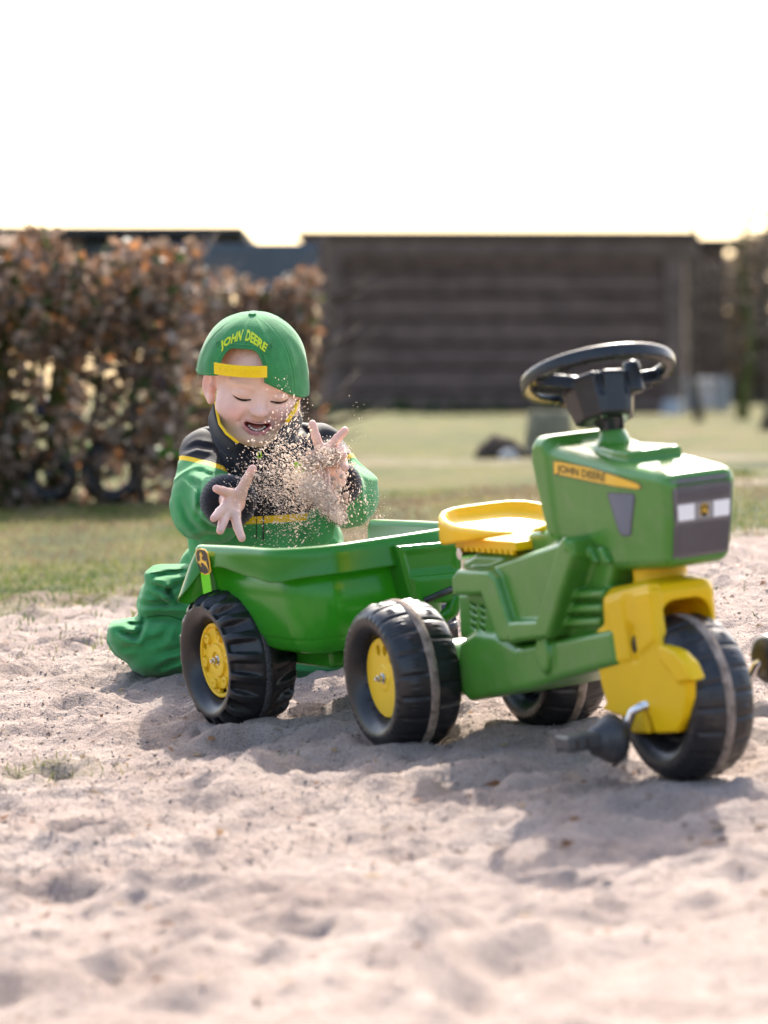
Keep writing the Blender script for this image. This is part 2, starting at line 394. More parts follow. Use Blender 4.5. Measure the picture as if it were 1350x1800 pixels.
gfine = ramp(nnoise(38, 5, .75), [(.3, (.45, .45, .45)), (.7, (1.4, 1.4, 1.35))])
grassc = mixc(1.0, grassc, gfine, 'MULTIPLY')
sep = n.new('ShaderNodeSeparateColor'); l.new(at_.outputs[0], sep.inputs[0])
addn = n.new('ShaderNodeMath'); addn.operation = 'MULTIPLY_ADD'; addn.inputs[1].default_value = .9; l.new(nnoise(22, 6, .7), addn.inputs[0]); l.new(sep.outputs[0], addn.inputs[2])
mrr = n.new('ShaderNodeMapRange'); mrr.inputs[1].default_value = .75; mrr.inputs[2].default_value = 1.15; l.new(addn.outputs[0], mrr.inputs[0])
l.new(mixc(mrr.outputs[0], grassc, sandc), p.inputs['Base Color']); p.inputs['Roughness'].default_value = .95; p.inputs['Specular IOR Level'].default_value = .15
b1 = n.new('ShaderNodeBump'); b1.inputs['Strength'].default_value = .8; b1.inputs['Distance'].default_value = .003; l.new(nnoise(260, 4, .75), b1.inputs['Height'])
b2 = n.new('ShaderNodeBump'); b2.inputs['Strength'].default_value = .9; b2.inputs['Distance'].default_value = .016; l.new(nnoise(60, 5, .7), b2.inputs['Height']); l.new(b1.outputs[0], b2.inputs['Normal'])
l.new(b2.outputs[0], p.inputs['Normal'])
ground = fast_mesh('ground', np.stack([XX, YY, ZZ], -1).reshape(-1, 3), Q, None, [gm])
sa = sand_amount(XX, YY).reshape(-1); vcol(ground, np.stack([sa, sa, sa], -1)); tag(ground, kind='structure', label='pinkish play sand giving way to thin grass')
def gz(x, y):
    i = int(np.clip(np.searchsorted(gx, x)-1, 0, ni-2)); j = int(np.clip(np.searchsorted(gy, y)-1, 0, nj-2))
    u = (x-gx[i])/(gx[i+1]-gx[i]); v = (y-gy[j])/(gy[j+1]-gy[j])
    return ZZ[i, j]*(1-u)*(1-v)+ZZ[i+1, j]*u*(1-v)+ZZ[i, j+1]*(1-u)*v+ZZ[i+1, j+1]*u*v

# ------------------------------------------------------------------ background: shed, tarpaulin, hedge, trees, odds and ends
def place(px, py, y): return at(px, py, y)
def plank(parent, name, x0, x1, z0, z1, y, m, th=.035, jit=.004):
    b = MB(); b.box(((x0+x1)/2, y+RS.uniform(-jit, jit), (z0+z1)/2), (x1-x0, th, z1-z0)); o = b.build(name, m, parent, False); bevel_mod(o, .008, 2); return o
YS = 42.
p0 = place(572, 726, YS); p1 = place(1190, 690, YS); ztop = place(600, 428, YS)[2]; zb = p0[2]
xl, xr = p0[0], place(1176, 600, YS)[0]
shed = empty('wooden_shed', (0, YS, float(gz((xl+xr)/2, YS))))
tag(shed, 'low dark brown shed clad in horizontal boards beyond the lawn', 'shed')
def rel(o, par):
    o.parent = par; o.matrix_parent_inverse = par.matrix_basis.inverted(); return o
def keep(par, objs):
    for o in objs: rel(o, par)
nb = 7; hh = (ztop-zb)/nb; L_ = []
back = MB(); back.box(((xl+xr)/2, YS+1.6, (zb+ztop)/2-.02), (xr-xl-.06, 3., ztop-zb-.1)); L_.append(back.build('wall_core', M['board'], None, False))
for k in range(nb):
    z0 = zb+k*hh; L_.append(plank(None, 'board', xl+.14, xr-.02, z0-.02, z0+hh-.055, YS-.02, M['board'], .06))
L_.append(plank(None, 'corner_post', xl-.06, xl+.17, zb-.06, ztop, YS-.05, M['post'], .12, 0))
L_.append(plank(None, 'corner_post', xr-.05, xr+.14, place(1190, 700, YS)[2], ztop, YS-.05, M['post'], .12, 0))
L_.append(plank(None, 'base_board', xl+.1, xr-.1, zb-.16, zb-.02, YS+.02, M['board'], .05, 0))
L_.append(plank(None, 'eave_board', xl-.25, xr+.3, ztop-.14, ztop+.08, YS-.10, M['post'], .05, 0))
rf = MB(); rf.box(((xl+xr)/2, YS+1.55, ztop+.10), (xr-xl+.6, 3.5, .05)); L_.append(rf.build('roof', M['felt'], None, False, .01))
keep(shed, L_)
# second, smaller dark outbuilding raised on feet, right
YL = 45.
ax0, ax1 = place(1207, 600, YL)[0], place(1276, 600, YL)[0]; az0, az1 = place(1240, 660, YL)[2], place(1240, 430, YL)[2]
ob = empty('raised_outbuilding', (float((ax0+ax1)/2), YL, float(gz(ax0, YL)))); tag(ob, 'narrow dark outbuilding standing on short legs right of the shed', 'outbuilding')
L_ = []; b = MB(); b.box(((ax0+ax1)/2, YL+.9, (az0+az1)/2), (ax1-ax0-.02, 1.8, az1-az0-.02)); L_.append(b.build('wall_core', M['board'], None, False))
nn = 6
for k in range(nn): xx = ax0+(ax1-ax0)*k/nn; L_.append(plank(None, 'board', xx+.006, xx+(ax1-ax0)/nn-.006, az0, az1-.05, YL-.03, M['board'], .05))
for xx in (ax0+.04, ax1-.04): 
    g0 = gz(xx, YL)-.05; b = MB(); b.box((xx, YL, (g0+az0)/2), (.09, .09, az0-g0+.04)); L_.append(b.build('leg', M['concrete'], None, False, .01))
b = MB(); b.box(((ax0+ax1)/2, YL+.9, az1+.03), (ax1-ax0+.3, 2.2, .07)); L_.append(b.build('roof', M['felt'], None, False, .01))
keep(ob, L_)
ft = place(1181, 712, 40.); b = MB(); b.tube([(ft[0], 40, gz(ft[0], 40)-.03), (ft[0], 40, ft[2]+.05)], [.11, .085], 14); tag(b.build('concrete_footing', M['concrete'], None, True, .012), 'pale concrete footing block at the right foot of the brown shed', 'footing')
pb = place(1240, 672, 47.5); b = MB(); b.box((pb[0], 47.5, (pb[2]+gz(pb[0], 47.5))/2-.03), (.55, .3, pb[2]-gz(pb[0], 47.5)+.15)); tag(b.build('lit_ground_block', M['stone_and_lit_ground'], None, False, .03), 'pale block added to stand for the lit ground beneath the raised outbuilding', 'lit ground block')  # added pale block: imitates brightly lit ground under the outbuilding

# grey-blue tarpaulin with a row of eyelets, strung between two posts
YT = 21.
tp_ = empty('tarpaulin', (0, YT, .3)); tag(tp_, 'grey blue tarpaulin with pale eyelets along its hem, strung up left of the shed', 'tarpaulin')
a, b_ = place(372, 508, YT), place(560, 532, YT); t0, t1 = place(372, 428, YT), place(560, 428, YT); n1, n2 = 40, 10; V = []; Fc = []
left = place(230, 492, YT); lt = place(230, 428, YT)
for i in range(n1+1):
    s_ = i/n1; lo_ = left*(1-s_)+b_*s_; hi = lt*(1-s_)+t1*s_
    for j in range(n2+1):
        q = lo_*(1-j/n2)+hi*(j/n2); V.append((q[0], YT+.05*fbm(np.array([[q[0]*2.2, q[2]*1.2, 0]]), 2, 3)[0], q[2]))
Fc = [(i*(n2+1)+j, (i+1)*(n2+1)+j, (i+1)*(n2+1)+j+1, i*(n2+1)+j+1) for i in range(n1) for j in range(n2)]
sheet = mesh('sheet', V, Fc, None, [M['tarp']]); sm = sheet.modifiers.new('t', 'SOLIDIFY'); sm.thickness = .004; L_ = [sheet]
for k in range(12):
    xk, yk = 330+k*26.2-40, 0; s_ = (xk-230)/330.; yk = 492+(532-492)*s_-9
    if s_ > .99: break
    q = place(xk, yk, YT-.06); V, Fc = lathe([(-.006, .0), (-.006, .016), (-.003, .021), (.004, .020)], 16); L_.append(mesh('eyelet', V+q, Fc, None, [M['eyelet']]))
for px in (362, 566):
    q = place(px, 700, YT+.05); g0 = gz(q[0], YT); b = MB(); b.box((q[0], YT+.07, (g0+t0[2])/2), (.08 if px < 500 else .05, .06, t0[2]-g0+.06)); L_.append(b.build('post', M['post'], None, False, .006))
keep(tp_, L_)

# grey boarded outbuilding behind the hedge
YG = 24.
gb = empty('grey_outbuilding', (float(place(150, 600, YG)[0]), YG, float(gz(-1.7, YG)))); tag(gb, 'dark grey boarded outbuilding half seen through the brown hedge', 'outbuilding')
L_ = []; gx0, gx1 = place(-140, 600, YG)[0], place(384, 600, YG)[0]; gz0, gz1 = place(0, 612, YG)[2], place(0, 424, YG)[2]
for k in range(5): L_.append(plank(None, 'board', gx0, gx1-.1, gz0+(gz1-gz0)*k/5+.006, gz0+(gz1-gz0)*(k+1)/5-.008, YG, M['tarp'], .05))
for px in (-130, 130, 366): q = place(px, 600, YG)[0]; L_.append(plank(None, 'post', q-.06, q+.06, gz(q, YG)-.05, gz1+.02, YG-.05, M['post'], .1, 0))
b = MB(); b.box(((gx0+gx1)/2, YG+1.1, gz1+.05), (gx1-gx0+.3, 2.6, .06)); L_.append(b.build('roof', M['felt'], None, False, .01)); b = MB(); b.box(((gx0+gx1)/2, YG+1.0, (gz0+gz1)/2), (gx1-gx0-.2, 1.8, gz1-gz0-.04)); L_.append(b.build('wall_core', M['board'], None, False))
keep(gb, L_)
# beech hedge that keeps its dead leaves
def leaves(n, box, hmap, cols, size, seed, keepf=None):
    r = np.random.RandomState(seed); V = []; Fq = []; T = []; c = 0
    m = n*14; X = np.stack([r.uniform(box[0], box[1], m), r.uniform(box[2], box[3], m), r.uniform(box[4], box[5], m)], 1)
    g_ = np.array([gz((box[0]+box[1])/2, (box[2]+box[3])/2)]*m) if box[2] > 30 else np.interp(X[:, 0], np.linspace(box[0], box[1], 9), [gz(q, (box[2]+box[3])/2) for q in np.linspace(box[0], box[1], 9)])
    dens = (.5+.9*fbm(X*5, 3, seed))*1.3
    if keepf is not None: dens = dens*np.array([keepf(a, b) for a, b in zip(X[:, 0], X[:, 2]-g_)])
    hm = np.interp(X[:, 0], np.linspace(box[0], box[1], 200), [hmap(q) for q in np.linspace(box[0], box[1], 200)])
    X = X[(X[:, 2]-g_ < hm) & (r.rand(m) < dens)][:n]
    for x, y, z in X:
        L = size*r.uniform(.6, 1.25); Wd = L*.32; a, e, ro = r.uniform(0, 2*PI), r.uniform(-1.3, .5), r.uniform(0, PI)
        ca, sa_, ce = math.cos(a), math.sin(a), math.cos(e); d = np.array([ca*ce, sa_*ce, math.sin(e)]); k1, k2 = math.cos(ro), math.sin(ro)
        s_ = np.array([d[1]*.4-d[2]*k2, d[2]*k1-d[0]*.4, d[0]*k2-d[1]*k1]); s_ /= math.sqrt(s_@s_)+1e-6; u = np.array([d[1]*s_[2]-d[2]*s_[1], d[2]*s_[0]-d[0]*s_[2], d[0]*s_[1]-d[1]*s_[0]]); p = np.array([x, y, z]); k = len(V)
        V += [p, p+d*L*.45+s_*Wd+u*L*.12, p+d*L+u*L*r.uniform(-.2, .2), p+d*L*.45-s_*Wd+u*L*.12, p+d*L*.5]
        Fq += [(k, k+1, k+4), (k+1, k+2, k+4), (k+2, k+3, k+4), (k+3, k, k+4)]; T += [np.array(cols[r.randint(len(cols))])*r.uniform(.45, 1.2)]*5
    return V, Fq, np.array(T)
BROWN = [(.24, .14, .09), (.30, .19, .13), (.36, .25, .18), (.18, .11, .075), (.42, .19, .08), (.28, .20, .15), (.24, .17, .13), (.36, .27, .21), (.07, .09, .03)]
def hedge(label, x0, x1, y, dep, hmap, n, seed, stems, keepf=None, mossy=()):
    root = empty('beech_hedge', (float((x0+x1)/2), y, float(gz((x0+x1)/2, y)))); tag(root, label, 'hedge', 'beech hedge plants')
    V, Fq, T = leaves(n, (x0, x1, y-dep/2, y+dep/2, -.1, 2.), hmap, BROWN, .056, seed, keepf)
    o = mesh('foliage', V, Fq, None, [M['leaf']], True); vcol(o, T); o['kind'] = 'stuff'; rel(o, root); r = random.Random(seed)
    for sx in stems:
        yy = y+r.uniform(-.1, .1); g0 = gz(sx, yy); H_ = hmap(sx)*r.uniform(.9, 1.0); st_ = MB(); big = sx in mossy
        pts = [(sx+r.uniform(-.02, .02)*k, yy+r.uniform(-.02, .02)*k, g0-.03+H_*k/5) for k in range(6)]; st_.tube(pts, [(.045 if big else .016)*(1-.14*k) for k in range(6)], 8)
        for q in range(30 if not big else 44):
            k = r.uniform(.5, 4.8); i = int(k); p = [pts[i][c]*(1-(k-i))+pts[i+1][c]*(k-i) for c in range(3)]; a = r.uniform(0, 2*PI); L = r.uniform(.12, .34); up_ = r.uniform(.15, .8)
            m_ = [p[0]+math.cos(a)*L*.5, p[1]+math.sin(a)*L*.4, p[2]+L*up_*.45]; e_ = [p[0]+math.cos(a)*L, p[1]+math.sin(a)*L*.7, p[2]+L*up_]; st_.tube([p, m_, e_], [.006, .004, .002], 5)
        rel(st_.build('stem', M['bark'] if big else M['twig'], None), root)
    return root
def hm1(x): return .84+.04*math.sin(x*9)+.03*math.sin(x*23+1)
def gap(x, z):
    # thin places low in the hedge, where the lawn behind shows through
    g = 1.
    for cx, cz, rx, rz, k in ((-.95, .42, .14, .045, .92), (-1.0, .33, .2, .04, .55), (-.80, .34, .12, .04, .6), (-.86, .10, .26, .10, .72), (-1.07, .2, .05, .14, .6), (-.62, .2, .06, .2, .7)):
        g *= 1-k*math.exp(-((x-cx)/rx)**2-((z-cz)/rz)**2)
    return g
hedge('beech hedge with dead brown leaves and mossy stems at the left edge', -1.75, -.60, 13.0, .42, hm1, 6600, 3, (-1.6, -1.34, -1.19, -1.05, -.9, -.76, -.66), gap, (-1.34, -1.19, -1.05))
hedge('sparser brown beech hedge between the cap and the shed corner', -.95, -.275, 16.5, .35, lambda x: .77+.05*math.sin(x*17), 4300, 9, (-.78, -.6, -.47, -.36, -.27))
# ride-on toy parked behind the hedge
YR = 13.16
rt = empty('ride_on_toy', (0, YR, float(gz(-.9, YR)))); tag(rt, 'toddler ride-on with black tyres and lime frame half hidden behind the hedge', 'ride-on toy'); L_ = []
for px, r_ in ((203, .105), (95, .09)):
    q = place(px, 834, YR); q[2] = gz(q[0], YR)+r_-.01; V = []; n1, n2 = 40, 12
    for i in range(n1):
        a = 2*PI*i/n1
        for j in range(n2): bq = 2*PI*j/n2; rr_ = r_-.026+.026*math.cos(bq); V.append((q[0]+rr_*math.cos(a), YR-.15+.032*math.sin(bq), q[2]+rr_*math.sin(a)))
    L_.append(mesh('tyre', V, [(i*n2+j, i*n2+(j+1) % n2, ((i+1) % n1)*n2+(j+1) % n2, ((i+1) % n1)*n2+j) for i in range(n1) for j in range(n2)], None, [M['tyre']]))
    b = MB(); b.tube([(q[0], YR-.18, q[2]), (q[0], YR-.13, q[2])], .02, 12); L_.append(b.build('hub', M['chrome'], None))
def pxtube(name, pts, r_, m, y=YR, n=10): b = MB(); b.tube([place(x, yy, y) for x, yy in pts], r_, n); L_.append(b.build(name, m, None)); return L_[-1]
pxtube('frame_bar', [(97, 836), (150, 790), (235, 795), (345, 797)], .018, M['toygreen']); pxtube('frame_bar', [(300, 797), (285, 745), (262, 715)], .014, M['toygreen']); pxtube('frame_bar', [(330, 790), (325, 735), (345, 700)], .014, M['toygreen'])
b = MB(); q = place(95, 716, YR); b.box(q, (.12, .12, .06)); L_.append(b.build('saddle', M['toyblue'], None, True, .02))
b = MB(); q = place(285, 690, YR); b.box(q, (.05, .05, .10)); L_.append(b.build('grip', M['toyblue'], None, True, .015))
b = MB(); q = place(352, 700, YR); b.box(q, (.10, .10, .05)); L_.append(b.build('basket', M['toyyellow'], None, True, .02))
b = MB(); q = place(330, 798, YR-.1); b.box(q, (.09, .12, .02)); L_.append(b.build('footplate', M['toygreen'], None, True, .008))
keep(rt, L_)
# stump, log
q = place(966, 790, 19.); g0 = gz(q[0], 19.); b = MB(); hs = place(966, 722, 19.)[2]; V, Fc = lathe([(g0-.03, .15), (g0+.04, .125), (g0+.12, .108), (hs-.01, .10), (hs, .092), (hs, .0)], 28, 'z')
V[:, :2] *= (1+.09*fbm(V*14, 3, 4))[:, None]; V += np.array([q[0], 19., 0]); tag(mesh('tree_stump', V, Fc, None, [M['stump']]), 'weathered tree stump on the lawn below the steering wheel', 'stump')
def lump(c, r, seed, squash=(1, 1, .8)):
    V = []; n1, n2 = 12, 20
    for i in range(n1+1):
        for j in range(n2): a, b_ = PI*i/n1, 2*PI*j/n2; V.append((math.sin(a)*math.cos(b_), math.sin(a)*math.sin(b_), math.cos(a)))
    V = np.array(V); V = V*(1+1.1*fbm(V*1.7+seed, 3, seed))[:, None]*r*np.array(squash)+c
    return V, [(i*n2+j, i*n2+(j+1) % n2, (i+1)*n2+(j+1) % n2, (i+1)*n2+j) for i in range(n1) for j in range(n2)]
q = place(880, 770, 18.6); q[2] = gz(q[0], 18.6)+.03; V, Fc = lump(q, .080, 5, (1.35, .8, .75)); tag(mesh('earth_clod', V, Fc, None, [M['earth']]), 'dark rough clod of earth and root left of the stump', 'earth clod')
q = place(893, 776, 18.4); q[2] = gz(q[0], 18.4)+.02; V, Fc = lump(q, .034, 8, (1.2, .8, .7)); tag(mesh('pale_stone', V, Fc, None, [M['stone_and_lit_ground']]), 'small pale stone lying against the dark clod', 'stone')
# trees on the right
def bare_tree(label, px, y, r0, H_, seed, droop, n):
    r = random.Random(seed); x0 = place(px, 700, y)[0]; g0 = gz(x0, y); root = empty('bare_tree', (float(x0), y, float(g0))); tag(root, label, 'tree')
    t = MB(); pts = [(x0+.04*math.sin(k*1.1+seed), y+.03*math.cos(k), g0-.05+H_*k/8) for k in range(9)]; t.tube(pts, [r0*(1-.085*k)*(1.35 if k == 0 else 1) for k in range(9)], 12); o1 = t.build('trunk', M['bark'] if seed % 2 else M['twig'], None)
    b = MB()
    for q in range(n):
        k = r.uniform(2, 7.6); i = int(k); p = np.array([pts[i][c]*(1-(k-i))+pts[i+1][c]*(k-i) for c in range(3)]); a = r.uniform(0, 2*PI); L = r.uniform(.5, 1.15)*H_*.32; up_ = r.uniform(.2, .9); d = np.array([math.cos(a), math.sin(a)*.8, up_]); c = [p]
        for s_ in range(1, 6): c.append(p+d*L*s_/5+np.array([0, 0, -droop*L*(s_/5)**2.2])+np.array([r.uniform(-.02, .02)*L for _ in range(3)]))
        b.tube(c, [r0*.2, r0*.16, r0*.12, r0*.09, r0*.06, r0*.035], 5)
        for w in range(5):
            j = r.randint(1, 4); pp = c[j]; dd = np.array([r.uniform(-1, 1), r.uniform(-.7, .7), r.uniform(-.3, .8)-droop*.5])*L*.4; b.tube([pp, pp+dd*.5+np.array([0, 0, .03]), pp+dd+np.array([0, 0, -droop*.12*L])], [r0*.07, r0*.05, r0*.02], 4)
    o2 = b.build('branches', M['twig'], None); keep(root, [o1, o2]); return root
bare_tree('bare mossy trunk with thin twigs at the far right edge', 1350, 27., .045, 1.75, 6, .9, 30)
bare_tree('thin leafless sapling in front of the raised outbuilding', 1222, 33., .035, 1.75, 8, 1.3, 22)
bare_tree('slender leafless trunk between outbuilding and right edge', 1312, 36., .05, 2.0, 11, .7, 26)
# low scrub along the far lawn edge and behind the hedge
def scrub(name, label, x0, x1, y0, y1, h0, n, cols, seed, size=.09):
    V, Fq, T = leaves(n, (x0, x1, y0, y1, -.1, 4.), lambda x: h0*(.75+.35*fbm(np.array([[x*.8, seed, 0]]), 2, 4)[0]+.15*math.sin(x*3)), cols, size, seed)
    o = mesh(name, V, Fq, None, [M['leaf']], True); vcol(o, T); return tag(o, label, 'shrubs', kind='stuff')
scrub('far_thicket', 'brown leafless thicket far behind the lawn on the right', 3.7, 9.5, 52, 56, 2.15, 8000, [(.12, .085, .06), (.16, .12, .08), (.10, .09, .05), (.2, .13, .08)], 21, .22)
scrub('edge_weeds', 'dark green weeds along the foot of the shed', -1.0, 2.6, 40.6, 41.6, .16, 900, [(.03, .055, .012), (.05, .08, .02)], 22, .10)
def blades(name, label, cat, pts, hmin, hmax, wid, cols):
    V = []; Fq = []; T = []; pp = np.array(pts); patchn = .5+1.1*fbm(np.stack([pp[:, 0]*2.6, pp[:, 1]*.9, 0*pp[:, 0]], 1), 3, 19)
    for x, y in pts:
        z = gz(x, y)-.003; h = RS.uniform(hmin, hmax); a = RS.uniform(0, 2*PI); b = RS.uniform(0, 2*PI); ln = h*RS.uniform(.1, .9)
        dx, dy = math.cos(a)*wid, math.sin(a)*wid; ex, ey = math.cos(b)*ln, math.sin(b)*ln; k = len(V)
        V += [(x-dx, y-dy, z), (x+dx, y+dy, z), (x+dx*.7+ex*.4, y+dy*.7+ey*.4, z+h*.6), (x-dx*.7+ex*.4, y-dy*.7+ey*.4, z+h*.6), (x+ex, y+ey, z+h)]
        Fq += [(k, k+1, k+2, k+3), (k+3, k+2, k+4)]; pn = patchn[k//5]; c = np.array(cols[min(len(cols)-1, int(np.clip(pn+RS.normal()*.13, 0, .999)*len(cols)))])*RS.uniform(.7, 1.25); T += [c]*5
    o = mesh(name, V, Fq, None, [M['blade']], False); vcol(o, np.array(T)); return tag(o, label, cat, kind='stuff')
GC = [(.045, .085, .014), (.07, .115, .018), (.13, .15, .035), (.20, .19, .07), (.26, .20, .11), (.17, .12, .075)]
pts = []
while len(pts) < 26000:
    x, y = RS.uniform(-1.1, 1.15), RS.uniform(7.0, 13); s_ = RS.rand()
    if abs(x) > y*.105: continue
    pts.append((x, y))
pa = np.array(pts); sk = sand_amount(pa[:, 0], pa[:, 1]); keep = RS.rand(len(pa)) > np.clip(sk*1.12, 0, .985)
blades('grass', 'short patchy grass with dry straw behind the sand', 'grass', pa[keep], .006, .026, .0020, GC)
tp = []
for cx, cy, nn, sp in ((-.53, 6.0, 90, .05), (-.38, 5.95, 25, .06), (-.142, 5.86, 26, .012), (.505, 8.0, 90, .06), (.55, 8.4, 80, .08), (-.62, 7.6, 90, .12), (-.45, 7.9, 120, .14), (-.3, 8.3, 120, .12), (-.05, 8.2, 60, .1), (.49, 7.75, 20, .012)):
    for k in range(nn): tp.append((cx+RS.normal()*sp, cy+RS.normal()*sp*1.3))
blades('grass_tuft', 'sparse blades and tufts sprouting from the sand', 'grass', tp, .006, .022, .0012, GC[2:])
V = []; Fq = []; T = []
for k in range(2300):
    y = RS.uniform(4.2, 10.5); x = RS.uniform(-.1, .1)*y*1.02; z = gz(x, y)+.002; s_ = RS.uniform(.002, .007) if RS.rand() < .93 else RS.uniform(.009, .017)
    a = RS.uniform(0, 2*PI); t1 = RS.uniform(-.7, .7); ax = np.array([math.cos(a), math.sin(a), t1*.5])*s_; by = np.array([-math.sin(a), math.cos(a), RS.uniform(-.6, .6)])*s_*RS.uniform(.12, .6); c = np.array([x, y, z+s_*.25]); b = len(V)
    V += [c-ax, c+by+(0, 0, s_*.3), c+ax, c-by]; Fq += [(b, b+1, b+3), (b+1, b+2, b+3)]
    T += [np.array([(.17, .075, .035), (.24, .13, .06), (.09, .06, .04), (.32, .22, .12)][RS.randint(4)])*RS.uniform(.7, 1.2)]*4
OV = np.array([(1, 0, 0), (-1, 0, 0), (0, 1, 0), (0, -1, 0), (0, 0, 1), (0, 0, -1.)]); OF = np.array([(0, 2, 4), (2, 1, 4), (1, 3, 4), (3, 0, 4), (2, 0, 5), (1, 2, 5), (3, 1, 5), (0, 3, 5)])
cV, cF, cT = [], [], []
for k in range(15000):
    y_ = RS.uniform(5.0, 8.8); x_ = RS.uniform(-.102, .102)*y_; s_ = float(np.clip(RS.lognormal(-6.6, .45), .0006, .0032)); v = OV*s_*RS.uniform(.6, 1.3, 3); a = RS.uniform(0, PI); v[:, :2] = v[:, :2]@np.array([[math.cos(a), math.sin(a)], [-math.sin(a), math.cos(a)]])
    cV.append(v+(x_, y_, gz(x_, y_)+s_*.25)); cF.append(OF+6*k); cT += [np.array((.37, .30, .255) if RS.rand() < .985 else (.16, .11, .08))*RS.uniform(.8, 1.2)]*6
o = fast_mesh('sand_crumbs', np.concatenate(cV), np.concatenate(cF), None, [M['litter']], False); vcol(o, np.array(cT)); tag(o, 'small crumbs and grit lying loose on the trampled sand', 'sand crumbs', kind='stuff')
o = mesh('leaf_litter', V, Fq, None, [M['litter']], False); vcol(o, np.array(T)); tag(o, 'crumbs of dry brown leaf and twig strewn on sand', 'leaf litter', kind='stuff')
# ------------------------------------------------------------------ wheels
def tyre_mesh(kind):
    half = [(-.017, .050), (-.019, .057), (-.024, .0605), (-.031, .064), (-.0375, .0715), (-.041, .081), (-.0412, .089), (-.039, .0955), (-.0355, .1005), (-.030, .1042), (-.022, .1068), (-.014, .1085), (-.0075, .1092)]
    prof = half+[(-.004, .1095), (0, .1095), (.004, .1095)]+[(-w, r) for w, r in half[::-1]]
    # finer profile
    q = np.array(prof); q[:, 0] *= {'lug': 1.38, 'block': 1.24}[kind]; t = np.linspace(0, len(q)-1, 61); w = np.interp(t, range(len(q)), q[:, 0]); r = np.interp(t, range(len(q)), q[:, 1])
    N = 288; A = np.linspace(0, 2*PI, N, endpoint=False)[:, None]; Wd = w[None]+0*A; Rd = r[None]+0*A
    if kind == 'lug':
        ph = (A*19/(2*PI)+np.where(Wd < 0, 0, .5)-np.abs(Wd)*5.0) % 1
        lug = np.clip((np.abs(ph-.5)-.16)/.10, 0, 1); lug = lug*lug*(3-2*lug)        # 1 in the groove
        depth = np.clip((np.abs(Wd)-.010)/.026, 0, 1)*np.clip((Rd-.088)/.012, 0, 1)
        Rd = Rd-.0135*lug*depth
    else:
        ph = (A*20/(2*PI)+np.where(Wd < 0, 0, .5)) % 1; gr = np.exp(-((ph-.5)/.055)**2)
        on = np.clip((np.abs(Wd)-.0075)/.003, 0, 1)*np.clip((Rd-.097)/.004, 0, 1); Rd = Rd-.0048*gr*on
        ph2 = (A*20/(2*PI)+np.where(Wd < 0, 0, .5)+.5) % 1                          # small embossed bars on each block
        bar = (np.abs(ph2-.5) < .16)*(np.abs(np.abs(Wd)-.026) < .0055)*1.-(np.abs(ph2-.5) < .07)*(np.abs(np.abs(Wd)-.028) < .0035)*1.
        Rd = Rd+.0022*bar
        # raised characters on the side wall
        k = (A*46/(2*PI)) % 1; sec = ((A*46/(2*PI)).astype(int)*7919 % 11) < 6
        side = (Rd > .0865)*(Rd < .0935)*(np.abs(Wd) > .044); Wd = Wd+np.sign(Wd)*.0011*side*sec*(np.abs(k-.5) < .3)
    V = np.stack([Rd*np.cos(A), Wd, Rd*np.sin(A)], -1).reshape(-1, 3); n = len(w); ids = np.arange(N*n).reshape(N, n); nx = np.roll(ids, -1, 0)
    return V, np.stack([ids[:, :-1], ids[:, 1:], nx[:, 1:], nx[:, :-1]], -1).reshape(-1, 4)
TYRES = {k: tyre_mesh(k) for k in ('lug', 'block')}
def disc_ring(MBo, w, r0, r1, n=48, holes=(), m=0):
    pass
